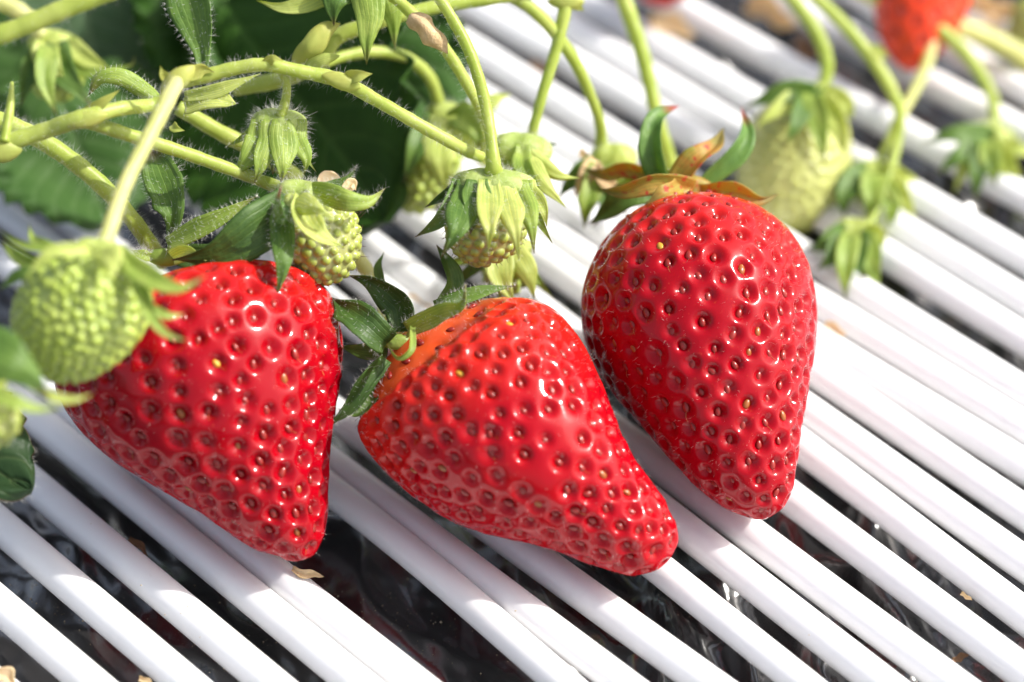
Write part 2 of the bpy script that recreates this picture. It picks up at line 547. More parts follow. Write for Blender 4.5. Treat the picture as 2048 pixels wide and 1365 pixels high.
# ------------------------------------------------------------------ fruit bodies
def loft(stations, D_of, k_depth=1.0, NU=260, NV=400, closed_top=.0, lump=.03, seed=0):
    """surface through traced left/right outline points; D_of(s) gives each station's depth.
    returns rings [NU,NV,3], normals, along(0 top .. 1 tip), tip direction"""
    r_ = np.random.default_rng(seed)
    L = np.array([s[0] for s in stations], float)
    R = np.array([s[1] for s in stations], float)
    mid = (L + R) / 2
    s = np.r_[0, np.cumsum(np.linalg.norm(np.diff(mid, axis=0), axis=1))]
    s /= s[-1]
    C3, HW, E1 = [], [], []
    for i in range(len(mid)):
        D = D_of(s[i])
        l3, r3 = at(*L[i], D), at(*R[i], D)
        C3.append((l3 + r3) / 2)
        HW.append(np.linalg.norm(r3 - l3) / 2)
        E1.append(unit(r3 - l3) if HW[-1] > 1e-6 else None)
    for i in range(len(E1)):
        if E1[i] is None:
            E1[i] = E1[i-1] if i else E1[1]
    data = np.hstack([np.array(C3), np.array(HW)[:, None], np.array(E1)])
    # resample; ends are rounded by sampling radius^2
    n = len(s)
    ss = 1 - (1 - np.linspace(0, 1, NU)) ** 1.0
    ss = .5 - .5 * np.cos(np.pi * ss) * (1 - .0)
    ss = .55 * ss + .45 * np.linspace(0, 1, NU)
    def cr(xs, ys, x):
        m = np.gradient(ys, xs, axis=0)
        i = np.clip(np.searchsorted(xs, x, side='right') - 1, 0, len(xs) - 2)
        h = (xs[i+1] - xs[i])
        u = (x - xs[i]) / h
        sh = (slice(None),) + (None,) * (ys.ndim - 1)
        u, h = u[sh], h[sh]
        return (2*u**3 - 3*u**2 + 1)*ys[i] + (u**3 - 2*u**2 + u)*h*m[i] + (-2*u**3 + 3*u**2)*ys[i+1] + (u**3 - u**2)*h*m[i+1]
    Cc = cr(s, data[:, :3], ss)
    r2 = np.maximum(cr(s, data[:, 3] ** 2, ss), 0)
    Rr = np.sqrt(r2)
    Ee = cr(s, data[:, 4:7], ss)
    T = np.gradient(Cc, axis=0)
    # smooth the tangent a little
    for _ in range(12):
        T[1:-1] = (T[:-2] + T[1:-1] * 2 + T[2:]) / 4
    T /= np.linalg.norm(T, axis=1)[:, None]
    Ee /= np.linalg.norm(Ee, axis=1)[:, None]
    E2 = np.cross(T, Ee)
    th = np.linspace(0, 2 * np.pi, NV, endpoint=False)
    ph = r_.uniform(0, 6.28, 6)
    lum = 1 + lump * (np.sin(2*th[None] + ph[0] + 3*ss[:, None]) * .6 + np.sin(3*th[None] + ph[1] - 5*ss[:, None]) * .5 + np.sin(5*th[None] + ph[2] + 7*ss[:, None]) * .25)
    P = Cc[:, None] + (Rr[:, None] * lum)[..., None] * (np.cos(th)[None, :, None] * Ee[:, None] + k_depth * np.sin(th)[None, :, None] * E2[:, None])
    return P, ss, th, T

def normals(P):
    du = np.gradient(P, axis=0)
    dv = np.roll(P, -1, 1) - np.roll(P, 1, 1)
    n = np.cross(dv, du)
    n /= np.linalg.norm(n, axis=2)[..., None] + 1e-12
    n[0] = n[1].mean(0) / np.linalg.norm(n[1].mean(0))
    n[-1] = n[-2].mean(0) / np.linalg.norm(n[-2].mean(0))
    c = P.mean(1)[:, None]
    if np.mean(np.sum((P - c) * n, 2)) < 0:
        n = -n
    return n

def sow(P, spacing, r_, jitter=.14, t0=.03, t1=1.0, ss=None):
    """spiral rows of seed positions over the surface; returns (u,v) float indices and local spacing.
    spacing(s) in mm"""
    NU, NV = P.shape[:2]
    c = P.mean(1)
    rad = np.linalg.norm(P - c[:, None], axis=2).mean(1)
    # slant length
    sl = np.r_[0, np.cumsum(np.hypot(np.linalg.norm(np.diff(c, axis=0), axis=1), np.diff(rad)))]
    dens = np.array([2 * math.pi * rad[i] / (spacing(ss[i]) ** 2 * .866) for i in range(NU)])
    cum = np.r_[0, np.cumsum((dens[1:] + dens[:-1]) / 2 * np.diff(sl))]
    i0, i1 = np.searchsorted(ss, t0), min(np.searchsorted(ss, t1), NU - 1)
    N = int(cum[i1] - cum[i0])
    out = []
    for k in range(N):
        u = np.interp(cum[i0] + k + .5, cum, np.arange(NU))
        v = (k * 0.381966 + r_.normal(0, jitter * .012)) % 1.0 * NV
        u = min(max(u + r_.normal(0, jitter) * 1.2, 1), NU - 2)
        out.append((u, v))
    # loosen the spiral, then let neighbours push each other apart
    st = 2 if NU > 200 else 1
    G = P[::st, ::st].reshape(-1, 3)
    nvs = P[::st, ::st].shape[1]
    S = np.array([sample(P, u, v) for u, v in out])
    sp = np.array([spacing(ss[int(u)]) for u, v in out])
    S = S + r_.normal(0, .23, S.shape) * sp[:, None]
    for it in range(5):
        d = S[:, None] - S[None]
        L = np.linalg.norm(d, axis=2) + np.eye(len(S)) * 1e3
        push = np.clip(1.08 * sp[:, None] - L, 0, None) / L
        S = S + .28 * np.sum(d * push[..., None], 1)
        idx = np.empty(len(S), int)
        for a in range(0, len(S), 60):
            idx[a:a+60] = np.argmin(((S[a:a+60, None] - G[None]) ** 2).sum(2), 1)
        S = G[idx]
    res = []
    for k in idx:
        u, v = (k // nvs) * st, (k % nvs) * st
        if t0 * .5 < ss[u] < t1 and u < NU - 1:
            res.append((float(max(u, 1)), float(v)))
    return list(dict.fromkeys(res))

def sample(P, u, v):
    NU, NV = P.shape[:2]
    i, j = int(u), int(v) % NV
    fu, fv = u - int(u), v - int(v)
    i2, j2 = min(i + 1, NU - 1), (j + 1) % NV
    return (P[i, j] * (1-fu) * (1-fv) + P[i2, j] * fu * (1-fv) + P[i, j2] * (1-fu) * fv + P[i2, j2] * fu * fv)

def grid_faces(NU, NV):
    f = []
    for i in range(NU - 1):
        a, b = i * NV, (i + 1) * NV
        for j in range(NV):
            k = (j + 1) % NV
            f.append((a + j, a + k, b + k, b + j))
    f.append(tuple(range(NV - 1, -1, -1)))
    f.append(tuple((NU - 1) * NV + j for j in range(NV)))
    return f

def nearest2(V, S):
    d1 = np.empty(len(V)); i1 = np.empty(len(V), int); d2 = np.empty(len(V))
    for a in range(0, len(V), 8000):
        d = np.linalg.norm(V[a:a+8000, None] - S[None], axis=2)
        idx = np.argpartition(d, 1, axis=1)[:, :2]
        dd = np.take_along_axis(d, idx, 1)
        o = np.argsort(dd, 1)
        dd = np.take_along_axis(dd, o, 1); idx = np.take_along_axis(idx, o, 1)
        d1[a:a+8000] = dd[:, 0]; d2[a:a+8000] = dd[:, 1]; i1[a:a+8000] = idx[:, 0]
    return d1, i1, d2

def seed_mesh(name, mat, r_, styl=True, L=.60, W=.36, H=.27):
    mb = MB()
    nu, nv = 9, 12
    V = []
    for i in range(nu):
        a = math.pi * i / (nu - 1)
        x = -math.cos(a) * L
        q = math.sin(a) * (1 - .22 * math.cos(a + .2))
        for j in range(nv):
            b = 2 * math.pi * j / nv
            V.append((x, W * q * math.cos(b), H * q * math.sin(b)))
    Fc = [(i*nv + j, (i+1)*nv + j, (i+1)*nv + (j+1) % nv, i*nv + (j+1) % nv) for i in range(nu - 1) for j in range(nv)]
    mb.add(V, Fc, 0)
    if styl and r_.random() < .8:
        ln = r_.uniform(.5, 1.0)
        dy = r_.uniform(-.35, .35)
        pts = spline([(L * .7, 0, H * .4), (L + ln * .35, dy * .3, .30 + ln * .25), (L + ln * .95, dy, .34 + ln * .30)], 6)
        mb.tube(pts, np.linspace(.024, .010, 6), 4, 1)
    return mb, mat

SEEDS = {}
def seed_data(kind, k):
    key = (kind, k)
    if key not in SEEDS:
        r_ = np.random.default_rng(100 + k)
        mb, mat = seed_mesh('seed', M['seed_' + kind], r_)
        V = np.vstack(mb.v) * MM
        me = bpy.data.meshes.new('seed')
        me.from_pydata(V.tolist(), [], mb.f)
        me.materials.append(mat)
        me.materials.append(M['style'] if k != 2 else M['style_pale'])
        me.polygons.foreach_set("material_index", np.array(mb.mi, dtype=np.int32))
        me.polygons.foreach_set("use_smooth", np.ones(len(mb.f), dtype=bool))
        me.update()
        SEEDS[key] = (me, mb)
    return SEEDS[key]

def ripe_berry(stations, label, mat, z_tip, z_wide, s_wide, spacing, seed, amp=.52, yellow=.12, fuzz_n=2000, individual=True, NU=270, NV=420, dz=0.0):
    """a ripe strawberry lying on the pipes: flesh with pitted surface, a seed in every pit"""
    r_ = np.random.default_rng(seed)
    mids = [((np.array(a) + np.array(b)) / 2) for a, b in stations]
    s = np.r_[0, np.cumsum([np.linalg.norm(mids[i+1] - mids[i]) for i in range(len(mids) - 1)])]
    s /= s[-1]
    def D_of(t):
        z = z_tip + (z_wide - z_tip) * (1 - t) / (1 - s_wide) + dz
        px = np.interp(t, s, [m[0] for m in mids]); py = np.interp(t, s, [m[1] for m in mids])
        return depth(on(px, py, z))
    P, ss, th, T = loft(stations, D_of, 1.0, NU, NV, seed=seed)
    Nn = normals(P)
    sown = sow(P, spacing, r_, ss=ss, t0=.012)
    S = np.array([sample(P, u, v) for u, v in sown])
    SN = np.array([unit(sample(Nn, u, v)) for u, v in sown])
    ST = np.array([np.interp(u, np.arange(NU), ss) for u, v in sown])
    loc = np.array([spacing(t) for t in ST])
    d1, i1, d2 = nearest2(P.reshape(-1, 3), S)
    vr = r_.uniform(.74, 1.18, len(S))[i1]
    q = d1 / (loc[i1] * .27 * vr)
    grow = np.clip((ST[i1] - .01) / .14, .15, 1) * r_.uniform(.7, 1.2, len(S))[i1]
    broad = np.exp(-np.abs(d1 / (loc[i1] * .34 * vr)) ** 4)
    inner = np.exp(-np.abs(d1 / (loc[i1] * .195 * vr)) ** 2.4)
    dome = np.exp(-(d1 / (loc[i1] * .5)) ** 2)
    disp = -amp * grow * (broad * .42 + inner * .46 + dome * .18)
    along = np.repeat(ss, NV)
    V = P.reshape(-1, 3) + Nn.reshape(-1, 3) * disp[:, None]
    base = P.reshape(-1, 3)[np.argmin(P.reshape(-1, 3)[:, 2])]
    cen = P.mean((0, 1))
    org = np.array([cen[0], cen[1], base[2]])
    root = thing('ripe_strawberry', org, label, 'strawberry', 'ripe strawberries lying on the pipes')
    mb = MB()
    mb.add(V, grid_faces(NU, NV), 0, along)
    # fine hairs, mostly noticed along the outline
    rw = np.linalg.norm(P - P.mean(1)[:, None], axis=2).mean(1); rw = rw * np.abs(np.gradient(ss))
    k = r_.choice(NU, fuzz_n, p=rw / rw.sum()) * NV + r_.integers(0, NV, fuzz_n)
    k = k[(q[k] > 1.2)]
    mb.hairs(V[k], Nn.reshape(-1, 3)[k], .6, .0052, 1, .3)
    fl = mb.build('flesh', [mat, M['fuzz']], root, 'along', org)
    # seeds
    view = CAM[None] - S
    view /= np.linalg.norm(view, axis=1)[:, None]
    face = np.sum(view * SN, 1)
    order = np.argsort(-face)
    rest = MB()
    gi = np.clip((ST - .01) / .14, .15, 1)
    for rank, i in enumerate(order):
        u, v = sown[i]
        tu = unit(sample(P, min(u + 2, NU - 1), v) - sample(P, max(u - 2, 0), v))
        nn = SN[i]
        x = unit(tu - nn * np.dot(tu, nn))
        a = r_.normal(0, .28)
        y = np.cross(nn, x)
        x, y = x * math.cos(a) + y * math.sin(a), y * math.cos(a) - x * math.sin(a)
        pos = S[i] - nn * (amp * gi[i] * .98 - .10)
        yl = yellow * (2.6 if ST[i] < .3 else .08)
        kind = 'yellow' if r_.random() < yl else ('brown' if r_.random() < .08 else 'red')
        me, smb = seed_data(kind, int(r_.integers(0, 4)))
        sz = float(r_.uniform(.80, 1.12)) * min(1.0, loc[i] / 2.8)
        if individual and rank < 100 and face[i] > .02:
            o = bpy.data.objects.new('seed', me)
            col.objects.link(o)
            from mathutils import Matrix
            Mx = Matrix((x, y, nn)).transposed().to_4x4()
            o.matrix_world = Matrix.Translation(Vector((pos - org) * MM)) @ Mx @ Matrix.Scale(sz, 4)
            o.parent = root
            if kind == 'yellow': o["label"] = 'yellow seed'
        else:
            Vv = np.vstack(smb.v) * sz
            rest.add(pos + Vv[:, :1] * x + Vv[:, 1:2] * y + Vv[:, 2:3] * nn, smb.f, 0)
    if rest.n:
        ro = rest.build('seeds', [M['seed_red']], root, None, org)
        ro["kind"] = 'stuff'
    return root, P, D_of, org

# ------------------------------------------------------------------ blades: sepals and bracts
def blade(name, pts, w, mat, parent=None, roll=0.0, cup=.25, kind='sepal', notch=None, wave=.06, hairs=0, D0=0.0, thick=.16, label=None, nu=22, nv=9):
    """pts: (px, py, depth offset) along the midrib, w: full width in photo pixels"""
    C = spline([at(p[0], p[1], D0 + p[2]) for p in pts], nu)
    T = np.gradient(C, axis=0)
    T /= np.linalg.norm(T, axis=1)[:, None]
    Dm = np.mean([D0 + p[2] for p in pts])
    hw = w / 2 * Dm / F
    t = np.linspace(0, 1, nu)
    if kind == 'sepal':
        prof = np.interp(t, [0, .08, .20, .38, .55, .72, .87, 1], [.74, .82, .94, 1.0, .85, .52, .21, .01])
    elif kind == 'strap':
        prof = np.interp(t, [0, .1, .3, .6, .85, 1], [.7, .9, 1, .95, .6, .03])
    else:   # bract, narrow foot
        prof = np.interp(t, [0, .12, .3, .55, .8, .93, 1], [.28, .36, .72, 1.0, .85, .5, .05])
    seedv = int(abs(pts[0][0] * 7 + pts[-1][1] * 13)) % 10007
    r_ = np.random.default_rng(seedv)
    ph = r_.uniform(0, 6.28, 5)
    grid = np.zeros((nu, nv, 3))
    nrm = np.zeros((nu, nv, 3))
    for i in range(nu):
        V = unit(CAM - C[i])
        side = unit(np.cross(T[i], V))
        n = unit(np.cross(side, T[i]))
        rr = roll + .15 * math.sin(ph[0] + 3 * t[i])
        s2 = side * math.cos(rr) + n * math.sin(rr)
        n2 = n * math.cos(rr) - side * math.sin(rr)
        for j in range(nv):
            x = -1 + 2 * j / (nv - 1)
            ww = hw * prof[i] * (1 + wave * math.sin(ph[1] + 9 * t[i] + (2 if x > 0 else 0)))
            if notch and (x * notch[1] > 0) and abs(t[i] - notch[0]) < .1:
                ww *= 1 + .35 * (1 - abs(t[i] - notch[0]) / .1)
            z = cup * hw * prof[i] * (abs(x) ** 1.6) + hw * .05 * math.sin(5 * x + ph[2] + 6 * t[i]) - hw * .06 * math.exp(-(x / .14) ** 2)
            grid[i, j] = C[i] + s2 * x * ww + n2 * z
            nrm[i, j] = n2
    mb = MB()
    th = thick * min(1.0, hw / 1.2)
    top = grid + nrm * th / 2
    bot = grid - nrm * th / 2
    V = np.vstack([top.reshape(-1, 3), bot.reshape(-1, 3)])
    o = nu * nv
    Fc = []
    for i in range(nu - 1):
        for j in range(nv - 1):
            a, b, c, d = i*nv + j, i*nv + j + 1, (i+1)*nv + j + 1, (i+1)*nv + j
            Fc.append((a, b, c, d)); Fc.append((o + a, o + d, o + c, o + b))
    for i in range(nu - 1):
        a, d = i*nv, (i+1)*nv
        Fc.append((a, d, o + d, o + a))
        a, d = i*nv + nv - 1, (i+1)*nv + nv - 1
        Fc.append((d, a, o + a, o + d))
    for j in range(nv - 1):
        Fc.append((j + 1, j, o + j, o + j + 1))
        a = (nu - 1) * nv
        Fc.append((a + j, a + j + 1, o + a + j + 1, o + a + j))
    al = np.tile(np.repeat(t, nv), 2)
    ac = np.tile(np.tile(np.linspace(-1, 1, nv), nu), 2) + 2
    mb.add(V, Fc, 0, al, ac)
    if hairs:
        hairs = int(hairs * 3.2)
        k = np.concatenate([r_.integers(0, nu, hairs) * nv, r_.integers(0, nu, hairs) * nv + nv - 1])
        dirs = np.concatenate([(grid[:, 0] - C)[k[:hairs] // nv], (grid[:, -1] - C)[k[hairs:] // nv]])
        dirs /= np.linalg.norm(dirs, axis=1)[:, None] + 1e-9
        mb.hairs(grid.reshape(-1, 3)[k], dirs, .7, .0055, 1, .45)
        k2 = r_.integers(0, nu * nv, hairs)
        mb.hairs(top.reshape(-1, 3)[k2], nrm.reshape(-1, 3)[k2], .5, .010, 1, .7)
    ob = mb.build(name, [M[mat], M['fuzz']], parent, 'along', C[0])
    if label: ob["label"] = label
    return ob

# ------------------------------------------------------------------ stalks
def stalk(mb, pts, w, hairs=90, mi=0, hair_len=.8, D0=0.0, n=None, flare=None, bumpy=.03):
    """adds a round stalk: pts (px,py,depth); w = width in pixels (one number or one per point)"""
    P3 = np.array([at(p[0], p[1], D0 + p[2]) for p in pts])
    W = np.broadcast_to(np.asarray(w, float), (len(pts),))
    R = np.array([W[i] / 2 * (D0 + pts[i][2]) / F for i in range(len(pts))])
    n = n or 10 * len(pts)
    Q = spline(np.hstack([P3, R[:, None]]), n)
    rr = np.maximum(Q[:, 3], .12) * (1 + .03 * np.sin(np.arange(n) * .9) + .02 * np.sin(np.arange(n) * 2.3))
    mb.tube(Q[:, :3], rr, 14, mi, True, np.linspace(0, 1, n), bumpy)
    if hairs:
        L = int(hairs * 4)
        k = rng.uniform(0, n - 1.01, L)
        i = k.astype(int)
        c = Q[i, :3] + (Q[i+1, :3] - Q[i, :3]) * (k - i)[:, None]
        T = Q[i+1, :3] - Q[i, :3]
        T /= np.linalg.norm(T, axis=1)[:, None]
        d = rng.normal(0, 1, (L, 3))
        d -= T * np.sum(d * T, 1)[:, None]
        d /= np.linalg.norm(d, axis=1)[:, None]
        mb.hairs(c + d * rr[i][:, None] * .95, d, hair_len, .006, 2, .3)
    return Q

def knob(mb, px, py, D, rx, ry, mi=1, tilt=0.0):
    """a soft swelling (sheath) where a stalk forks"""
    c = at(px, py, D)
    k = D / F
    nu, nv = 10, 14
    V = []
    ax = RIGHT * math.cos(tilt) - UP * math.sin(tilt)
    ay = RIGHT * math.sin(tilt) + UP * math.cos(tilt)
    for i in range(nu):
        a = math.pi * i / (nu - 1)
        for j in range(nv):
            b = 2 * math.pi * j / nv
            q = math.sin(a) ** 1.5 * (1 + .12 * math.sin(3 * b + i * .7))
            V.append(c - ax * math.cos(a) * rx * 1.25 * k + ay * q * math.cos(b) * ry * .78 * k + FWD * q * math.sin(b) * ry * .78 * k)
    Fc = [(i*nv + j, i*nv + (j+1) % nv, (i+1)*nv + (j+1) % nv, (i+1)*nv + j) for i in range(nu - 1) for j in range(nv)]
    mb.add(V, Fc, mi)

def truss(name, label, cat, parts, bracts=(), base=None, group='fruit stalks of the strawberry plants'):
    """parts: list of (part name, pts, width, hairs, material, D0) ; bracts: blade() arguments"""
    p0 = parts[0][1][0]
    root = thing(name, at(p0[0], p0[1], parts[0][5] + p0[2]), label, cat, group)
    for pn, pts, wd, hr, mt, D0, knobs in parts:
        mb = MB()
        Q = stalk(mb, pts, wd, hr, 0, .8, D0)
        for kb in knobs:
            knob(mb, *kb)
        mb.build(pn, [M[mt], M['stem_node'], M['fuzz']], root, 'along', Q[0, :3])
    for b in bracts:
        blade(b.pop('name', 'bract'), b.pop('pts'), b.pop('w'), b.pop('mat'), root, **b)
    return root

# ------------------------------------------------------------------ unripe fruit
def green_fruit(label, D0, stations=None, sepals=(), cup=None, mat='achene', group='unripe green strawberries', spacing=1.4, bumps=.45, styles=60, k_depth=1.0, tilt=0.0, cupmat='sepal_pale', cup_hairs=120, skirt=False, name='unripe_strawberry', stem=None):
    cpx = cup[:2] if cup else tuple((np.array(stations[0][0]) + np.array(stations[0][1])) / 2)
    org = at(cpx[0], cpx[1], D0)
    root = thing(name, org, label, 'unripe strawberry', group)
    r_ = np.random.default_rng(abs(int(cpx[0] + 3 * cpx[1])) % 9999)
    if stations:
        NU, NV = 150, 230
        P, ss, th, T = loft(stations, lambda t: D0 + tilt * t, k_depth, NU, NV, lump=.025, seed=abs(int(cpx[0])))
        Nn = normals(P)
        sown = sow(P, lambda t: spacing, r_, ss=ss, t0=.04)
        S = np.array([sample(P, u, v) for u, v in sown])
        SN = np.array([unit(sample(Nn, u, v)) for u, v in sown])
        d1, i1, d2 = nearest2(P.reshape(-1, 3), S)
        q = d1 / (spacing * .42 * r_.uniform(.8, 1.15, len(S))[i1])
        dome = np.sqrt(np.clip(1 - np.clip(q, 0, 1) ** 2, 0, 1))
        V = P.reshape(-1, 3) + Nn.reshape(-1, 3) * (bumps * dome)[:, None]
        mb = MB()
        mb.add(V, grid_faces(NU, NV), 0, dome)
        if styles:
            k = r_.permutation(len(S))[:styles * 4]
            mb.hairs(S[k] + SN[k] * bumps * .9, SN[k], .75, .035, 1, .45)
        mb.build('fruit_body', [M[mat], M['fuzz_dark']], root, 'along', org)
    calyx = None
    if cup:
        mb = MB()
        px, py, rx, ry, tl = cup
        k = D0 / F
        nu, nv = 22, 40
        ax = RIGHT * math.cos(tl) - UP * math.sin(tl)
        ay = RIGHT * math.sin(tl) + UP * math.cos(tl)
        V, Nv = [], []
        for i in range(nu):
            a = math.pi * i / (nu - 1)
            for j in range(nv):
                b = 2 * math.pi * j / nv
                q = math.sin(a) ** .8 * (1 + .07 * math.sin(5 * b + .7) * math.sin(a) + .04 * math.sin(9 * b + 2 * a))
                yy = math.cos(a)
                yy = (yy * .9 + .10 * math.sin(5 * b + .7) * math.sin(a)) if yy > 0 else yy * 1.1
                d = ax * q * math.cos(b) * rx + FWD * q * math.sin(b) * rx * .9 + ay * yy * ry
                V.append(org + d * k); Nv.append(unit(d))
        Fc = [(i*nv + j, (i+1)*nv + j, (i+1)*nv + (j+1) % nv, i*nv + (j+1) % nv) for i in range(nu - 1) for j in range(nv)]
        mb.add(V, Fc, 0)
        if cup_hairs:
            kk = r_.integers(nv, len(V) - nv, int(cup_hairs * 3))
            mb.hairs(np.array(V)[kk], np.array(Nv)[kk], .95, .0062, 1, .35)
        calyx = mb.build('calyx', [M[cupmat], M['fuzz']], root, None, org)
    for sp in sepals:
        sp = dict(sp)
        pts = sp.pop('pts')
        if cup and skirt and 'dry' not in sp['mat'] and abs(pts[0][0] - cup[0]) < cup[2]:
            # the sepal leaves the calyx at its lower rim
            fr = math.sqrt(max(1 - ((pts[0][0] - cup[0]) / cup[2]) ** 2, .02)) * cup[2] * .9 * D0 / F
            rest = [p for p in pts if p[1] > cup[1] + .45 * cup[3]]
            if len(rest) >= 2:
                pts = [(pts[0][0], cup[1] - .30 * cup[3], (-fr if pts[0][2] < .5 else fr) * .94), (pts[0][0] * .9 + rest[0][0] * .1, cup[1] + .2 * cup[3], (-fr if pts[0][2] < .5 else fr) * 1.04)] + rest
        elif cup and 'dry' not in sp['mat'] and math.hypot(pts[0][0] - cup[0], pts[0][1] - cup[1]) < cup[2] * 1.25:
            # the sepal grows out of the upper rim of the calyx
            p0 = pts[0]
            pts = [(cup[0] + .80 * (p0[0] - cup[0]), cup[1] - .15 * cup[3] + .4 * (p0[1] - cup[1]), p0[2] * .8)] + list(pts)
        blade('sepal', pts, sp.pop('w'), sp.pop('mat', 'sepal'), calyx or root, D0=sp.pop('D0', D0), **sp)
    return root

def S_(pts, w, mat='sepal', **k):
    return dict(pts=pts, w=w, mat=mat, **k)

# ------------------------------------------------------------------ leaves
def leaf(label, base, tip, width, roll=0.0, fold=.25, mat='leaf', nt_=11, arch=0.0, shape=1.0, nu=90, nv=61, edge=True):
    """a leaflet: base / tip = (px,py,depth), width in px; toothed margin, veins sunk, tissue quilted"""
    b3, t3 = at(*base), at(*tip)
    T = unit(t3 - b3)
    L = np.linalg.norm(t3 - b3)
    V = unit(CAM - (b3 + t3) / 2)
    side = unit(np.cross(T, V))
    n = unit(np.cross(side, T))
    side, n = side * math.cos(roll) + n * math.sin(roll), n * math.cos(roll) - side * math.sin(roll)
    hw = width / 2 * (base[2] + tip[2]) / 2 / F
    u = np.linspace(0, 1, nu); v = np.linspace(-1, 1, nv)
    U, Vv = np.meshgrid(u, v, indexing='ij')
    prof = np.sin(np.pi * np.clip(U, 0, 1) ** (.85 * shape)) ** .62
    prof[0] = .03; prof[-1] = .0
    ph = (U * nt_ + .12 * np.sign(Vv)) % 1.0
    tooth = 1 - .16 * np.clip(U * 3, 0, 1) * (1 - ph) ** 1.2
    tooth = 1 - (1 - tooth) * np.clip((np.abs(Vv) - .55) / .45, 0, 1)
    X = Vv * hw * prof * tooth
    # side veins run forward from the midrib
    vv = (U - .38 * np.abs(Vv)) * nt_ * .8
    fr = np.abs((vv % 1.0) - .5) * 2
    vein = np.maximum(np.exp(-(np.abs(Vv) / .030) ** 2), np.exp(-((1 - fr) / .13) ** 2) * (1 - .5 * np.abs(Vv)))
    Z = fold * hw * prof * np.abs(Vv) ** 1.15 - arch * L * (U - .5) ** 2 - .30 * vein + .7 * np.sin(2.3 * U * np.pi + 2 * Vv) + .45 * np.sin(6 * Vv + 5 * U)
    along = U * L
    tipdrop = .05 * np.clip((np.abs(Vv) - .75) / .25, 0, 1) * hw * np.sin(U * nt_ * 2 * np.pi)
    G = b3 + along[..., None] * T + X[..., None] * side + (Z + tipdrop)[..., None] * n
    mb = MB()
    at_ = np.clip(.4 + .6 * vein, 0, 1)
    if edge:
        rim = np.clip((1 - np.abs(Vv)) / .06, 0, 1)
        at_ = np.where(rim < 1, at_ * rim, at_)
    off = n * .12
    A = np.vstack([(G + off).reshape(-1, 3), (G - off).reshape(-1, 3)])
    o = nu * nv
    Fc = []
    for i in range(nu - 1):
        for j in range(nv - 1):
            a, b_, c, d = i*nv + j, i*nv + j + 1, (i+1)*nv + j + 1, (i+1)*nv + j
            Fc.append((a, b_, c, d)); Fc.append((o + a, o + d, o + c, o + b_))
    for i in range(nu - 1):
        a, d = i*nv, (i+1)*nv
        Fc.append((a, d, o + d, o + a))
        a, d = i*nv + nv - 1, (i+1)*nv + nv - 1
        Fc.append((d, a, o + a, o + d))
    mb.add(A, Fc, 0, np.tile(at_.ravel(), 2))
    # marginal hairs
    k = rng.integers(5, nu, 220) * nv + np.where(rng.random(220) < .5, 0, nv - 1)
    mb.hairs(G.reshape(-1, 3)[k], np.tile(T, (220, 1)), .7, .007, 1, .6)
    ob = mb.build('strawberry_leaf', [M[mat], M['fuzz']], None, 'along', b3)
    return tag(ob, label, 'leaf', 'leaves of the strawberry plant')

# ================================================================== THE FRUIT
ST1 = [((330, 565), (430, 548)), ((235, 642), (565, 552)), ((160, 705), (642, 575)), ((118, 765), (672, 640)), ((140, 835), (678, 720)),
       ((215, 915), (668, 810)), ((310, 975), (660, 890)), ((400, 1028), (660, 975)), ((465, 1072), (657, 1040)), ((515, 1102), (648, 1080)),
       ((560, 1117), (628, 1111)), ((598, 1124), (598, 1124))]
ST2 = [((765, 725), (812, 668)), ((738, 770), (880, 632)), ((718, 825), (985, 598)), ((722, 880), (1085, 610)), ((760, 935), (1155, 668)),
       ((815, 985), (1203, 750)), ((880, 1030), (1240, 835)), ((960, 1066), (1275, 910)), ((1040, 1086), (1310, 962)), ((1110, 1105), (1338, 1005)),
       ((1175, 1130), (1354, 1045)), ((1230, 1146), (1357, 1085)), ((1275, 1151), (1340, 1120)), ((1315, 1141), (1315, 1141))]
ST3 = [((1305, 426), (1450, 420)), ((1248, 456), (1522, 440)), ((1196, 510), (1585, 484)), ((1167, 565), (1617, 535)), ((1153, 625), (1632, 610)),
       ((1167, 690), (1632, 685)), ((1212, 765), (1622, 770)), ((1275, 840), (1610, 850)), ((1335, 910), (1600, 920)), ((1392, 970), (1590, 975)),
       ((1440, 1008), (1575, 1010)), ((1480, 1028), (1555, 1029)), ((1522, 1038), (1522, 1038))]
b1, P1, D1, o1 = ripe_berry(ST1, 'glossy deep red strawberry at the left, half behind a green one', M['flesh_deep'], 4.2, 15.5, .28,
                            lambda t: 2.98 - .7 * max(t - .5, 0), 11, amp=.92, yellow=.03)
b2, P2, D2, o2 = ripe_berry(ST2, 'red strawberry in the middle with an orange shoulder and yellow seeds', M['flesh_orange'], 4.0, 13.0, .30,
                            lambda t: 2.78 - .35 * max(t - .5, 0), 22, amp=.84, yellow=.07)
b3, P3_, D3, o3 = ripe_berry(ST3, 'plump red strawberry on the right with yellowing orange sepals', M['flesh_deep'], 4.0, 14.0, .32,
                             lambda t: 2.85 - .55 * max(t - .5, 0), 33, amp=.82, yellow=.015)

def calyx_of(root, sep, D0, px, py, r_px, mat='sepal_deep'):
    mb = MB()
    knob(mb, px, py, D0, r_px, r_px * .7, 0)
    cal = mb.build('calyx', [M[mat]], root, None, at(px, py, D0))
    for sp in sep:
        sp = dict(sp)
        blade('sepal', sp.pop('pts'), sp.pop('w'), sp.pop('mat', mat), cal, D0=D0, **sp)
    return cal

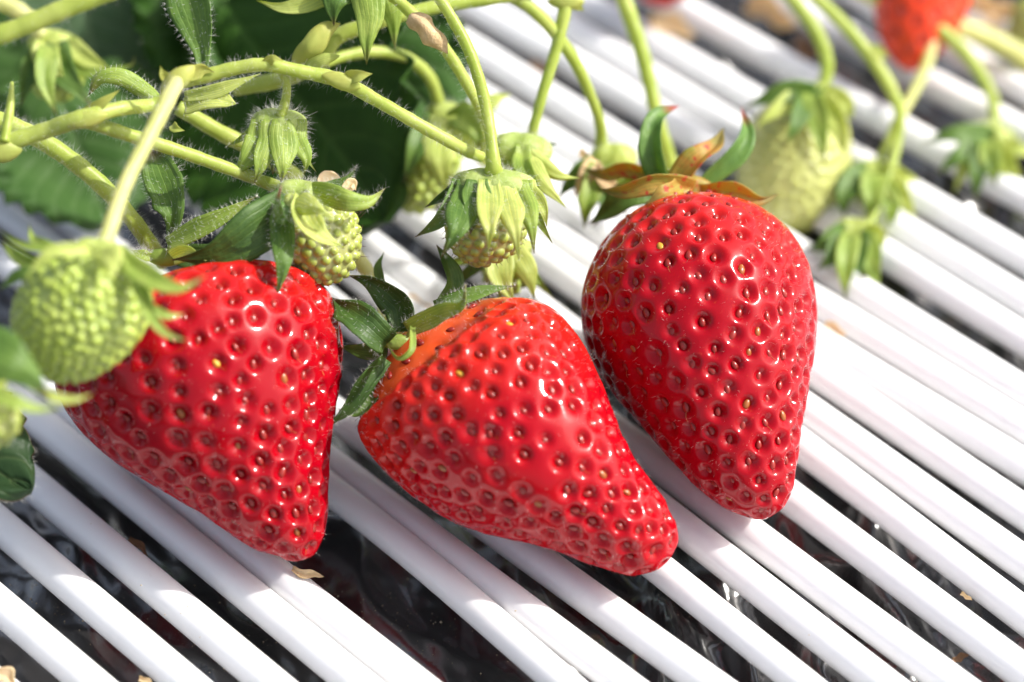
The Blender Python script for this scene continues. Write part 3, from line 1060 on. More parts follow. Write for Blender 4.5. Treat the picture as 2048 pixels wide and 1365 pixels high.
dT1 = D1(0) - 2
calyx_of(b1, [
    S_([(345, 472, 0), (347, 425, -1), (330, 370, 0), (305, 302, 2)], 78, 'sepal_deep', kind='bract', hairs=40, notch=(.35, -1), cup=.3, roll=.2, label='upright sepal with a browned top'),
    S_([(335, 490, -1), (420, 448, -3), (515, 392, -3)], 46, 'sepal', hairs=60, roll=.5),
    S_([(345, 515, -3), (375, 505, -6), (412, 522, -8)], 38, 'sepal_pale', roll=-.3),  # pale colour stands in for sun on the draped dark sepal's tip
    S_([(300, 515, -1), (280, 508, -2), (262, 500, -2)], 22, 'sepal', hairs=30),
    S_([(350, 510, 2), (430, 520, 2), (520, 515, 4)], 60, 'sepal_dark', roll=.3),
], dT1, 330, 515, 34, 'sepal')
dT2 = D2(0) - 1
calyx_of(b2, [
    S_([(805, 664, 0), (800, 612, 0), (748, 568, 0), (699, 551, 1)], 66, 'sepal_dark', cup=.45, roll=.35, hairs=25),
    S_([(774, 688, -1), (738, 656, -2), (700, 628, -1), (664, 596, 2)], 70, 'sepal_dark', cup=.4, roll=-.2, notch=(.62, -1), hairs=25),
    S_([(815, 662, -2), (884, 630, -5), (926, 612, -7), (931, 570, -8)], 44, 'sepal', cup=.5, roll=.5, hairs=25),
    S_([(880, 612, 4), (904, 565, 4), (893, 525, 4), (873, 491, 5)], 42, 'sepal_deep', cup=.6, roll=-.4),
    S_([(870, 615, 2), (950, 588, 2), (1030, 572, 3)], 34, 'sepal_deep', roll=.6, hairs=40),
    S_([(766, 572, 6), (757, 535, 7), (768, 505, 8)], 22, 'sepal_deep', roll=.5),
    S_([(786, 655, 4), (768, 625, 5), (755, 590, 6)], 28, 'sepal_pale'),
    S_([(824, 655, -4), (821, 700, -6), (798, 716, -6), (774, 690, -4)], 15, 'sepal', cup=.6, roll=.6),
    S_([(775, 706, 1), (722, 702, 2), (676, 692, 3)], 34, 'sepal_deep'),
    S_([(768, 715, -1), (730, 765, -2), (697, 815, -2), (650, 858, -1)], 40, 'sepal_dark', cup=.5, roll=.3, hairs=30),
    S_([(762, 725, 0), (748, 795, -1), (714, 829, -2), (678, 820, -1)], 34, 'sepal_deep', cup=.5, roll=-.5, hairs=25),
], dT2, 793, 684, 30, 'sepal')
dT3 = D3(0)
calyx_of(b3, [
    S_([(1322, 372, 0), (1306, 290, -1), (1312, 234, 0), (1358, 212, 3)], 50, 'sepal_redtip', cup=.6, roll=.3, wave=.12),
    S_([(1345, 372, -1), (1398, 318, -2), (1434, 286, 0), (1448, 258, 2)], 52, 'sepal_orange', cup=.5, roll=.4, wave=.2),
    S_([(1405, 368, 1), (1470, 306, 1), (1494, 265, 2), (1482, 214, 4)], 46, 'sepal_redtip', cup=.55, roll=-.4, wave=.12),
    S_([(1400, 380, -2), (1470, 384, -4), (1520, 400, -4), (1558, 388, -2)], 40, 'sepal_orange', cup=.4, roll=-.3, wave=.2),
    S_([(1385, 376, -4), (1310, 366, -6), (1250, 385, -5), (1200, 378, -2)], 48, 'sepal_orange', cup=.45, roll=.3, wave=.2),
    S_([(1335, 372, -1), (1265, 392, -2), (1220, 418, -1), (1178, 448, 2)], 50, 'sepal_deep', cup=.4, wave=.2, notch=(.5, 1)),
    S_([(1340, 362, 2), (1260, 338, 3), (1210, 348, 4), (1160, 335, 6)], 40, 'sepal_orange', cup=.5, wave=.22, roll=.4),
    S_([(1375, 362, 1), (1378, 330, 1), (1398, 300, 2)], 40, 'sepal_orange', cup=.4, wave=.2),
    S_([(1360, 370, -5), (1330, 385, -7), (1290, 410, -7)], 36, 'sepal_orange', cup=.3, wave=.25),
    S_([(1350, 366, 3), (1285, 360, 4), (1225, 375, 5)], 46, 'sepal', cup=.4, wave=.2),
], dT3, 1375, 372, 42, 'sepal_orange')

# --- unripe fruit in front
green_fruit('knobbly green strawberry hanging in front of the left ripe berry', 281,
    [((150, 505), (235, 495)), ((80, 530), (285, 540)), ((42, 585), (298, 600)), ((32, 640), (285, 655)), ((48, 695), (250, 705)), ((85, 742), (195, 745)), ((135, 762), (135, 762))],
    [S_([(210, 500, -5), (226, 530, -7.5), (228, 560, -8)], 62, 'sepal_pale', cup=-.2),
     S_([(240, 510, -3), (300, 558, -6), (360, 578, -7), (411, 553, -6)], 50, 'sepal', roll=.3),
     S_([(262, 535, -4), (297, 625, -6), (330, 668, -6), (378, 683, -5)], 36, 'sepal', cup=.5, roll=.5),
     S_([(300, 612, -2), (335, 632, -2), (371, 627, -1)], 18, 'sepal'),
     S_([(150, 500, -2), (107, 497, -2), (45, 490, -2), (-8, 456, -1)], 18, 'sepal'),
     S_([(90, 535, 0), (57, 525, 0), (25, 505, 1), (3, 478, 2)], 30, 'sepal', roll=.4),
     S_([(120, 500, 1), (92, 490, 1), (66, 478, 2), (58, 447, 3)], 22, 'sepal'),
     S_([(70, 540, -2), (42, 548, -2), (-4, 580, -1)], 24, 'sepal_deep'),
     S_([(170, 498, -5), (102, 505, -6.5), (48, 557, -6.5)], 28, 'sepal_pale')],
    cup=(205, 500, 55, 22, .25), spacing=1.3, bumps=.42, styles=40, tilt=2)
green_fruit('green strawberry cut off by the left edge, below the knobbly one', 274,
    [((-90, 770), (0, 760)), ((-110, 810), (22, 800)), ((-100, 850), (34, 840)), ((-70, 880), (20, 872)), ((-20, 892), (-20, 892))],
    [S_([(-60, 690, -4), (20, 725, -6), (62, 755, -5), (98, 800, -4)], 110, 'sepal_deep', cup=-.2),
     S_([(-40, 775, -5), (30, 808, -7), (80, 820, -6), (130, 813, -5)], 40, 'sepal', cup=.4, roll=.4),
     S_([(60, 772, -3), (110, 796, -4), (150, 800, -4), (184, 789, -3)], 24, 'sepal_pale', roll=.3)],
    cup=(-50, 750, 60, 30, .3), mat='achene_tan')
green_fruit('small bell shaped green calyx hanging alone over the dark leaf', 306, None,
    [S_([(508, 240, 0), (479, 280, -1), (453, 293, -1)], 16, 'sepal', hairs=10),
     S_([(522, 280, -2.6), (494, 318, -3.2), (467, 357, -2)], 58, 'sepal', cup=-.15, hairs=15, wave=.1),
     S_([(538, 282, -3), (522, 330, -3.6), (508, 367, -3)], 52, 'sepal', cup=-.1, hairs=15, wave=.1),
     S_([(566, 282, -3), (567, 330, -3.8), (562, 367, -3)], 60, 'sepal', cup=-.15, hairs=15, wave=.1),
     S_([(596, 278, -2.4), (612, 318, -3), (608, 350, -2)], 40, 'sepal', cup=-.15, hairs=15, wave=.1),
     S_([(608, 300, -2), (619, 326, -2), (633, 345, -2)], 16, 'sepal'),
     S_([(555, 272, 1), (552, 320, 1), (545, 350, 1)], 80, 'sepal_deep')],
    cup=(556, 250, 56, 36, .06), cup_hairs=260, skirt=True, cupmat='sepal_cup', name='green_bud')
green_fruit('small green strawberry with brown hairs touching the left ripe berry', 304,
    [((560, 400), (655, 380)), ((552, 440), (700, 415)), ((560, 480), (717, 455)), ((578, 520), (716, 500)), ((603, 548), (702, 538)), ((652, 568), (652, 568))],
    [S_([(630, 385, -4), (690, 402, -7), (738, 404, -6), (770, 377, -4)], 50, 'sepal', cup=-.3, roll=-.3, hairs=20),
     S_([(605, 425, -7), (635, 470, -9), (688, 497, -7.5)], 62, 'sepal_pale', cup=.5, roll=.4, hairs=20),
     S_([(563, 440, -6), (568, 520, -9), (553, 597, -8)], 52, 'sepal_deep', cup=-.2, hairs=20),
     S_([(575, 410, -3), (505, 465, -6), (430, 508, -6), (345, 520, -5)], 100, 'sepal_dark', cup=.15, roll=.3, label='large dark sepal lying over the ripe berry'),  # shade on this sepal is put into its dark green
     S_([(562, 440, -8), (556, 402, -10), (563, 370, -11)], 24, 'sepal_redtip', hairs=12),
     S_([(650, 374, 2), (690, 362, 2), (714, 332, 2)], 20, 'sepal_deep', hairs=30),
     S_([(590, 400, -7), (640, 420, -10), (665, 438, -10)], 46, 'sepal_pale', cup=-.4, hairs=20),
     S_([(640, 372, 3), (665, 360, 4), (690, 372, 4)], 40, 'dry_cream', label='dried cream petal'),
     S_([(690, 380, 1), (705, 368, 1), (712, 382, 1)], 26, 'dry_cream', label='dried cream petal')],
    cup=(608, 392, 62, 34, .2), cupmat='sepal_cup', mat='achene_tan', spacing=1.35, bumps=.38, styles=50, cup_hairs=240)
green_fruit('small green strawberry with long drooping sepals above the middle berry', 306,
    [((925, 400), (1050, 395)), ((899, 440), (1054, 440)), ((897, 472), (1044, 478)), ((910, 502), (1020, 508)), ((930, 520), (990, 523)), ((960, 530), (960, 530))],
    [S_([(915, 368, 1), (876, 400, 0), (850, 415, 0)], 30, 'sepal_dark', cup=.3),
     S_([(918, 382, -3), (882, 438, -5), (830, 475, -4)], 44, 'sepal_deep', cup=.3, roll=.3, hairs=15),
     S_([(940, 385, -6), (914, 455, -9), (881, 518, -8)], 70, 'sepal_deep', cup=-.15, hairs=15),
     S_([(978, 385, -8), (979, 455, -10), (977, 505, -9)], 56, 'sepal_pale', cup=.2, hairs=15),
     S_([(1010, 385, -8), (1028, 455, -10), (1038, 520, -9)], 58, 'sepal_pale', cup=-.2, hairs=15),
     S_([(1040, 378, -5), (1062, 445, -7), (1068, 508, -6)], 44, 'sepal', cup=-.3, hairs=15),
     S_([(1058, 370, -3), (1086, 420, -4), (1094, 454, -3)], 34, 'sepal_pale', roll=.3),
     S_([(1055, 400, -2), (1080, 445, -3), (1105, 487, -2)], 26, 'sepal'),
     S_([(955, 380, -4), (948, 430, -6), (940, 470, -6)], 60, 'sepal_deep')],
    cup=(985, 372, 84, 38, .05), cupmat='sepal_cup', skirt=True, mat='achene_tan', spacing=1.35, bumps=.38, styles=50, cup_hairs=280)
green_fruit('bud hanging in from the top edge with pale tipped sepals', 311, None,
    [S_([(725, -50, -3), (738, 30, -4), (734, 85, -4), (733, 130, -3)], 66, 'sepal', cup=-.2),
     S_([(700, -50, -2), (668, 0, -3), (668, 52, -2)], 72, 'sepal_deep', cup=-.2),
     S_([(755, -50, 1), (782, 20, 1), (790, 98, 2)], 50, 'sepal', cup=-.2),
     S_([(690, -50, 0), (640, -8, -1), (570, 16, -1), (514, 2, 0)], 44, 'sepal_pale', cup=.2)],
    cup=(722, -58, 60, 34, 0), name='green_bud')
# --- unripe fruit behind
green_fruit('pale green calyx peeking out right behind the long sepalled one', 316,
    [((1000, 320), (1075, 315)), ((985, 350), (1085, 350)), ((990, 385), (1078, 385)), ((1030, 405), (1030, 405))],
    [S_([(1060, 310, -2), (1112, 350, -3), (1160, 357, -2)], 34, 'sepal_pale', cup=-.3),
     S_([(1062, 325, -4), (1095, 375, -5), (1132, 416, -4)], 40, 'sepal_pale', cup=-.3),
     S_([(1045, 330, -5), (1070, 375, -6), (1090, 400, -5)], 40, 'sepal'),
     S_([(1080, 300, 2), (1100, 290, 3), (1115, 288, 3)], 16, 'sepal_deep')],
    cup=(1040, 302, 62, 40, .1), cupmat='sepal_cup', skirt=True, cup_hairs=200)
green_fruit('pale green calyx hanging just behind the top of the middle ripe berry', 321,
    [((975, 500), (1050, 500)), ((965, 530), (1060, 530)), ((975, 565), (1050, 565)), ((1010, 590), (1010, 590))],
    [S_([(1000, 500, -5), (1000, 550, -6), (1030, 610, -5)], 60, 'sepal_pale'),
     S_([(1030, 500, -5), (1055, 545, -6), (1070, 600, -5)], 50, 'sepal_pale', cup=-.2),
     S_([(1045, 510, -3), (1075, 560, -3), (1112, 602, -2)], 20, 'sepal'),
     S_([(975, 500, -3), (930, 520, -3), (880, 525, -2)], 26, 'sepal'),
     S_([(965, 520, -3), (930, 550, -3), (900, 580, -2)], 26, 'sepal_deep')],
    cup=(1010, 495, 55, 26, 0))
green_fruit('blurred green strawberry under a curved stalk beside the dark leaf', 334,
    [((840, 260), (940, 240)), ((795, 310), (930, 290)), ((778, 350), (910, 345)), ((785, 390), (885, 395)), ((830, 424), (830, 424))],
    [S_([(890, 250, -6), (880, 320, -9), (890, 385, -8)], 84, 'sepal_pale', cup=-.2),
     S_([(935, 240, -3), (980, 205, -3), (1022, 188, -2)], 42, 'sepal_pale'),
     S_([(860, 250, -6), (830, 300, -8), (808, 368, -7)], 50, 'sepal_deep'),
     S_([(930, 250, -4), (960, 300, -5), (975, 345, -4)], 60, 'sepal_pale'),
     S_([(920, 230, -6), (950, 260, -7), (960, 300, -7)], 60, 'sepal')],
    cup=(910, 240, 62, 36, .2))
green_fruit('yellowish green bud with dried brown sepals left of the right berry', 330,
    [((1190, 330), (1262, 320)), ((1180, 360), (1270, 355)), ((1190, 390), (1262, 388)), ((1225, 405), (1225, 405))],
    [S_([(1190, 320, -3), (1172, 350, -4), (1147, 398, -3)], 34, 'dry', label='dried tan sepal'),
     S_([(1190, 330, -4), (1216, 368, -5), (1268, 386, -4)], 28, 'dry', label='dried tan sepal'),
     S_([(1175, 318, -1), (1165, 305, -1), (1163, 292, -1)], 18, 'dry', label='dried tan sepal'),
     S_([(1180, 330, -2), (1145, 360, -2), (1115, 398, -1)], 40, 'sepal_deep'),
     S_([(1190, 360, -4), (1175, 410, -5), (1168, 458, -4)], 48, 'sepal', notch=(.6, 1)),
     S_([(1210, 370, -4), (1215, 410, -5), (1185, 455, -4)], 44, 'sepal_deep', notch=(.5, 1)),
     S_([(1230, 370, -4), (1250, 400, -4), (1250, 430, -3)], 44, 'sepal')],
    cup=(1226, 318, 46, 34, 0))
green_fruit('big pale green strawberry blurred behind the right ripe berry', 350,
    [((1545, 200), (1660, 190)), ((1500, 250), (1692, 240)), ((1478, 320), (1697, 310)), ((1478, 390), (1682, 380)), ((1500, 440), (1652, 430)), ((1590, 470), (1590, 470))],
    [S_([(1630, 190, -6), (1565, 185, -8), (1486, 218, -7)], 50, 'sepal_deep'),
     S_([(1615, 195, -8), (1592, 250, -11), (1568, 295, -11)], 46, 'sepal_deep'),
     S_([(1640, 200, -7), (1678, 255, -9), (1690, 310, -8)], 56, 'sepal_pale'),
     S_([(1650, 190, -4), (1690, 210, -5), (1705, 240, -4)], 50, 'sepal_pale'),
     S_([(1625, 200, -9), (1640, 265, -11), (1650, 330, -11)], 50, 'sepal'),
     S_([(1600, 190, -7), (1540, 230, -9), (1510, 260, -9)], 40, 'sepal_pale')],
    cup=(1625, 190, 55, 26, .1), mat='achene_pale', spacing=1.6, bumps=.2, styles=20)
green_fruit('small green bud with a bright lit side between the two right stalks', 352,
    [((1700, 350), (1785, 345)), ((1685, 385), (1800, 380)), ((1695, 420), (1790, 418)), ((1740, 440), (1740, 440))],
    [S_([(1720, 350, -5), (1690, 390, -7), (1688, 438, -6)], 56, 'sepal_deep'),
     S_([(1750, 350, -6), (1745, 400, -8), (1730, 440, -7)], 60, 'sepal'),
     S_([(1775, 350, -4), (1805, 395, -6), (1832, 440, -5)], 46, 'sepal_pale'),
     S_([(1765, 370, -5), (1785, 420, -6), (1772, 465, -5)], 40, 'sepal'),
     S_([(1790, 345, -2), (1815, 355, -3), (1838, 362, -2)], 26, 'sepal_pale')],
    cup=(1750, 362, 64, 46, .1), cup_hairs=200)
green_fruit('lowest green bud with pointed sepals right of the right ripe berry', 346,
    [((1668, 470), (1745, 465)), ((1660, 495), (1752, 492)), ((1672, 530), (1740, 530)), ((1705, 550), (1705, 550))],
    [S_([(1680, 465, -4), (1648, 490, -6), (1612, 500, -5)], 44, 'sepal_deep'),
     S_([(1685, 475, -6), (1660, 520, -8), (1630, 540, -7)], 44, 'sepal_deep'),
     S_([(1700, 480, -7), (1690, 535, -9), (1690, 600, -8)], 48, 'sepal'),
     S_([(1735, 480, -5), (1745, 530, -7), (1757, 590, -6)], 44, 'sepal'),
     S_([(1715, 480, -7), (1715, 530, -8), (1730, 560, -8)], 50, 'sepal_deep'),
     S_([(1740, 460, -3), (1760, 475, -4), (1765, 500, -3)], 30, 'sepal_pale')],
    cup=(1708, 476, 54, 44, .1), cup_hairs=200)
green_fruit('star shaped green calyx hanging near the right edge', 358,
    [((1940, 290), (2010, 285)), ((1930, 315), (2020, 310)), ((1945, 345), (2010, 343)), ((1978, 360), (1978, 360))],
    [S_([(1975, 270, -4), (1910, 268, -6), (1843, 287, -5)], 42, 'sepal_deep'),
     S_([(1960, 285, -5), (1915, 315, -7), (1872, 350, -6)], 46, 'sepal_deep'),
     S_([(1965, 295, -6), (1955, 350, -8), (1952, 405, -7)], 46, 'sepal_deep'),
     S_([(1995, 295, -4), (2020, 340, -6), (2048, 392, -5)], 44, 'sepal_pale'),
     S_([(1950, 300, -5), (1925, 345, -6), (1908, 388, -6)], 34, 'sepal_pale'),
     S_([(2005, 285, -2), (2040, 300, -3), (2070, 305, -2)], 34, 'sepal_pale'),
     S_([(1980, 300, -7), (1985, 340, -8), (1990, 370, -7)], 50, 'sepal')],
    cup=(1978, 284, 50, 42, .2), cup_hairs=200)
green_fruit('out of focus pale green calyx near the top left corner', 334,
    [((75, 110), (150, 105)), ((60, 145), (165, 140)), ((70, 180), (155, 178)), ((115, 200), (115, 200))],
    [S_([(115, 100, -5), (130, 150, -8), (190, 218, -8)], 60, 'sepal_deep'),
     S_([(145, 90, -3), (175, 120, -5), (240, 152, -5)], 40, 'sepal_pale'),
     S_([(90, 105, -6), (110, 135, -8), (130, 160, -8)], 60, 'sepal_pale'),
     S_([(75, 110, -5), (55, 160, -7), (40, 215, -6)], 46, 'sepal_deep'),
     S_([(130, 120, -5), (170, 145, -6), (265, 130, -6), (268, 112, -6)], 22, 'sepal'),
     S_([(95, 115, -8), (90, 165, -9), (115, 235, -9)], 46, 'sepal')],
    cup=(105, 88, 50, 32, .2), cup_hairs=60)
green_fruit('olive green fruit cut off by the top right edge', 372,
    [((2030, 20), (2110, 20)), ((2022, 70), (2120, 70)), ((2030, 130), (2110, 130)), ((2070, 170), (2070, 170))], (), cup=(2070, 15, 40, 20, 0), mat='achene_tan', cup_hairs=0)

# --- blurred ripe fruit far behind
ripe_berry([((1790, -60), (1880, -70)), ((1750, -30), (1945, -50)), ((1750, 20), (1942, 5)), ((1762, 75), (1918, 60)), ((1785, 115), (1880, 105)), ((1828, 140), (1828, 140))],
           'far blurred orange red strawberry in the top right behind forking stalks', M['flesh_far'], 3.5, 7.5, .4, lambda t: 3.0, 44, amp=.4, fuzz_n=200, individual=False, NU=90, NV=140)
ripe_berry([((1270, -110), (1385, -112)), ((1258, -70), (1398, -72)), ((1266, -30), (1392, -32)), ((1290, 2), (1366, 0)), ((1328, 14), (1328, 14))],
           'far blurred red strawberry only its lower end showing at the top edge', M['flesh'], 3.0, 7.5, .4, lambda t: 3.0, 55, amp=.4, fuzz_n=200, individual=False, NU=90, NV=140)

# ================================================================== STALKS
FD = 305
truss('fruit_stalk', 'thick blurred green stalk crossing the top left corner', 'stalk',
      [('stem', [(-60, 92, 0), (40, 55, 0), (130, 18, 0), (240, -25, 0), (320, -50, 0)], 40, 60, 'stem', 288, [])])
truss('fruit_stalk', 'pale out of focus stalk bending down behind the thick corner stalk', 'stalk',
      [('stem', [(-60, -10, 0), (10, 8, 0), (55, 35, 0), (85, 75, 0)], [34, 34, 32, 26], 30, 'stem_pale', 332, [])])
truss('fruit_stalk', 'long hairy stalk running down right to the left ripe berry', 'stalk',
      [('stem', [(-60, 225, -4), (20, 250, -3), (110, 298, -2), (200, 368, -1), (265, 440, 1), (300, 490, 4), (325, 525, 8)], [38, 38, 37, 36, 34, 34, 32], 420, 'stem', 306, [])])
truss('fruit_truss', 'main forking stalk with swollen nodes across the upper left', 'stalk',
      [('stem', [(-60, 298, -4), (20, 283, -4), (90, 262, -4), (160, 238, -5), (240, 218, -3), (305, 210, 0), (345, 195, 0)], [36, 35, 34, 36, 30, 28, 24], 160, 'stem', 300,
        [(165, 240, 295, 42, 24, 1, -.2), (-5, 300, 296, 40, 34, 1, 0)]),
       ('branch', [(165, 240, -4), (250, 268, -2), (350, 300, 0), (450, 335, 2), (530, 365, 4), (590, 388, 2)], [30, 28, 27, 26, 26, 30], 160, 'stem', 301, []),
       ('branch', [(356, 160, -3), (330, 210, -6), (290, 290, -9), (250, 370, -12), (222, 450, -15), (205, 500, -16)], [32, 34, 32, 30, 32, 38], 160, 'stem_pale', 297, [(355, 160, 294, 36, 26, 1, -.7)]),
       ('branch', [(355, 165, 0), (400, 155, 0), (470, 137, 0), (530, 130, 0), (600, 143, 1), (680, 162, 2), (760, 205, 2), (860, 262, 3), (930, 300, 5), (962, 314, 7)], [30, 30, 28, 28, 28, 30, 26, 26, 25, 22], 260, 'stem', 300, [(682, 163, 301, 34, 22, 1, .3)]),
       ('branch', [(355, 215, 8), (440, 265, 9), (520, 305, 10), (600, 360, 11)], [30, 32, 34, 30], 40, 'stem', 305, []),
       ('branch', [(560, 138, 1), (572, 165, 2), (572, 195, 3), (562, 232, 4)], [18, 17, 18, 24], 60, 'stem', 300, []),
       ('branch', [(24, 165, 0), (20, 215, -1), (8, 285, -2)], [7, 18, 22], 20, 'stem', 297, [])],
      [dict(pts=[(408, 138, 4), (405, 95, 5), (388, 30, 6), (355, -90, 8)], w=92, mat='sepal_deep', D0=303, kind='bract', cup=.35, roll=.3, hairs=60),
       dict(pts=[(315, 200, 0), (285, 180, -1), (240, 152, -2), (200, 155, -2), (178, 190, -1)], w=36, mat='sepal', D0=304, kind='strap', cup=-.4, roll=-.2, hairs=30),
       dict(pts=[(690, 160, 0), (715, 152, -1), (745, 148, -1)], w=30, mat='stem_node', D0=301, kind='sepal'),
       dict(pts=[(165, 232, 0), (205, 205, -1), (240, 180, -1)], w=24, mat='stem_node', D0=296, kind='sepal'),
       dict(pts=[(345, 165, 0), (328, 150, -1), (320, 132, -1)], w=24, mat='stem_node', D0=296, kind='sepal'),
       dict(pts=[(375, 155, 1), (405, 140, 1), (430, 145, 1)], w=30, mat='stem_node', D0=298, kind='sepal'),
       dict(pts=[(370, 215, 3), (420, 200, 2), (472, 208, 2)], w=50, mat='sepal_pale', D0=303, kind='strap', roll=.5, hairs=20),
       dict(pts=[(370, 195, 3), (440, 180, 2), (520, 148, 2)], w=30, mat='sepal_pale', D0=303, kind='sepal', roll=.3, hairs=20),
       dict(pts=[(345, 250, 1), (352, 258, 0), (370, 262, 0)], w=20, mat='stem_node', D0=302),
       dict(pts=[(528, 134, 0), (545, 118, -1), (567, 122, -1)], w=22, mat='stem_node', D0=300)])
truss('fruit_truss', 'stalk rising to the top behind the main fork, with plump pale bracts', 'stalk',
      [('stem', [(470, 178, 4), (560, 160, 2), (640, 125, 0), (670, 78, 0), (740, 50, 0), (820, 26, 1), (900, 10, 2), (1010, -6, 3), (1100, -20, 4)], [30, 34, 32, 34, 30, 28, 28, 26, 26], 120, 'stem', 314, []),
       ('branch', [(648, 128, 6), (690, 112, 8), (750, 104, 10), (810, 115, 12), (855, 150, 14), (876, 200, 16), (880, 245, 18)], [20, 22, 24, 24, 24, 24, 26], 40, 'stem', 316, [])],
      [dict(pts=[(598, 135, -2), (620, 100, -4), (650, 62, -4), (680, 48, -3)], w=48, mat='stem_node', D0=313, kind='strap', cup=-.4),
       dict(pts=[(612, 135, -2), (640, 122, -3), (680, 112, -3)], w=26, mat='sepal_pale', D0=312, kind='strap', cup=-.4)])
truss('fruit_stalk', 'stalk wearing a torn dry tan sheath near the top', 'stalk',
      [('stem', [(740, -40, 0), (800, 5, 0), (850, 55, 0), (895, 105, 1), (935, 170, 2), (965, 225, 4), (985, 275, 8)], [24, 24, 26, 24, 23, 23, 22], 120, 'stem', 309, [])],
      [dict(name='dry_sheath', pts=[(822, 28, -3), (842, 50, -4), (868, 78, -4), (895, 108, -3)], w=44, mat='dry', D0=308, kind='strap', cup=-.9, wave=.25, label='torn dry tan sheath')])
truss('fruit_stalk', 'slim stalk arching down to the long sepalled green strawberry', 'stalk',
      [('stem', [(860, -30, 0), (900, 30, 0), (935, 95, 0), (960, 165, 0), (976, 235, 0), (984, 290, -1), (987, 335, -1), (988, 356, 2)], [22, 23, 24, 24, 24, 24, 34, 50], 160, 'stem', 304, [])])
truss('fruit_stalk', 'stalk bending down to the bud with dried brown sepals', 'stalk',
      [('stem', [(990, -20, 0), (1050, 8, 0), (1105, 60, 2), (1150, 125, 4), (1180, 190, 7), (1200, 250, 10), (1202, 310, 13)], [26, 26, 26, 24, 22, 22, 30], 60, 'stem', 318, [])])
truss('fruit_stalk', 'straight stalk slanting left from a yellow node at the top edge', 'stalk',
      [('stem', [(1132, -20, 0), (1130, 20, 0), (1112, 100, 0), (1085, 190, 0), (1060, 285, 1)], [36, 28, 24, 22, 20], 50, 'stem', 320, [(1132, 4, 320, 30, 22, 1, 0)])],
      [dict(pts=[(1140, 5, 0), (1155, 12, 0), (1168, 22, 0)], w=24, mat='stem_node', D0=320), dict(pts=[(1125, 5, 0), (1112, 6, 0), (1104, 12, 0)], w=20, mat='stem_node', D0=320)])
truss('fruit_stalk', 'stalk coming down from the top edge to the right ripe berry', 'stalk',
      [('stem', [(1236, -30, 0), (1262, 40, 0), (1285, 110, 0), (1302, 180, 0), (1318, 250, 0), (1345, 340, 2)], [32, 32, 30, 28, 28, 30], 60, 'stem', 338, [])])
truss('fruit_stalk', 'stalk hooking down to the big pale green strawberry', 'stalk',
      [('stem', [(1550, -40, 0), (1590, 5, 0), (1630, 60, 0), (1652, 115, 0), (1650, 160, 0), (1628, 190, 0)], [28, 28, 28, 28, 26, 26], 30, 'stem', 350, [])])
truss('fruit_truss', 'arching stalk with a side bract carrying the two lowest right buds', 'stalk',
      [('stem', [(1600, -30, 0), (1660, 22, 0), (1710, 75, 0), (1745, 120, 0), (1775, 165, 0), (1798, 220, 0), (1795, 280, 0), (1778, 350, -2), (1748, 430, -4), (1725, 462, -5)], [26, 26, 26, 26, 26, 24, 20, 18, 17, 22], 40, 'stem', 350, [(1745, 112, 350, 22, 18, 1, .9)]),
       ('branch', [(1792, 240, 1), (1775, 285, 1), (1750, 335, 0), (1742, 365, 0)], [14, 14, 16, 20], 10, 'stem', 351, [])],
      [dict(pts=[(1740, 98, -1), (1760, 105, -1), (1778, 116, -1)], w=24, mat='sepal_pale', D0=349)])
truss('fruit_truss', 'pale blurred forking stalk in front of the far red strawberry', 'stalk',
      [('stem', [(1825, -60, 0), (1840, 0, 0), (1858, 45, 0)], [32, 34, 40], 10, 'stem', 362, [(1858, 42, 361, 32, 30, 1, .6)]),
       ('branch', [(1858, 45, 0), (1862, 90, 0), (1850, 140, -2), (1825, 190, -5), (1800, 235, -8)], [30, 26, 22, 20, 18], 10, 'stem_pale', 361, []),
       ('branch', [(1868, 48, 0), (1915, 90, 0), (1955, 140, 0), (1985, 200, 0), (1990, 255, -1)], [30, 28, 26, 24, 24], 10, 'stem', 361, []),
       ('branch', [(1700, -30, 0), (1770, 5, 0), (1850, 38, 0), (1940, 62, 2), (2010, 92, 3), (2090, 140, 4)], [34, 34, 38, 40, 38, 36], 10, 'stem_pale', 364, [])])
truss('fruit_stalk', 'short pale stalk entering the calyx of the middle ripe berry', 'stalk',
      [('stem', [(655, 430, 6), (690, 480, 8), (725, 530, 8), (760, 585, 7), (793, 672, 5)], [28, 28, 30, 28, 30], 40, 'stem_pale', 306, [])])

# ================================================================== LEAVES
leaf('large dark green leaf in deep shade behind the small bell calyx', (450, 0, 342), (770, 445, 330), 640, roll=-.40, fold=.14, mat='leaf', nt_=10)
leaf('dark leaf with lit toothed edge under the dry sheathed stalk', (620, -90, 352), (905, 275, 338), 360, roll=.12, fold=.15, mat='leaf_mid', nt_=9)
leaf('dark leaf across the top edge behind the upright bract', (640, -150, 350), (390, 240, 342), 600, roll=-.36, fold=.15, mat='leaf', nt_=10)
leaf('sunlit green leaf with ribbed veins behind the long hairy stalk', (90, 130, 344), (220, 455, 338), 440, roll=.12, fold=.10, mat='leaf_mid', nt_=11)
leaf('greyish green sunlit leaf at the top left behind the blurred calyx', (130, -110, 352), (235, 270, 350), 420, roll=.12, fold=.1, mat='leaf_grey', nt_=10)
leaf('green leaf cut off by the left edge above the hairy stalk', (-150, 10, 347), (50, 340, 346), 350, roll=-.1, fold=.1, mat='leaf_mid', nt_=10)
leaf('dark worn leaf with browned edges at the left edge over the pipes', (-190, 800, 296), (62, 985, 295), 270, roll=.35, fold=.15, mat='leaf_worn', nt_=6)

leaf('mid green leaf peeping between the bell calyx and the upright bract', (470, -60, 348), (455, 175, 338), 250, roll=.25, fold=.3, mat='leaf_mid', nt_=8)
leaf('small sunlit leaf low behind the hairy stalk near the left berry', (330, 190, 346), (415, 400, 342), 190, roll=.2, fold=.25, mat='leaf_mid', nt_=8)
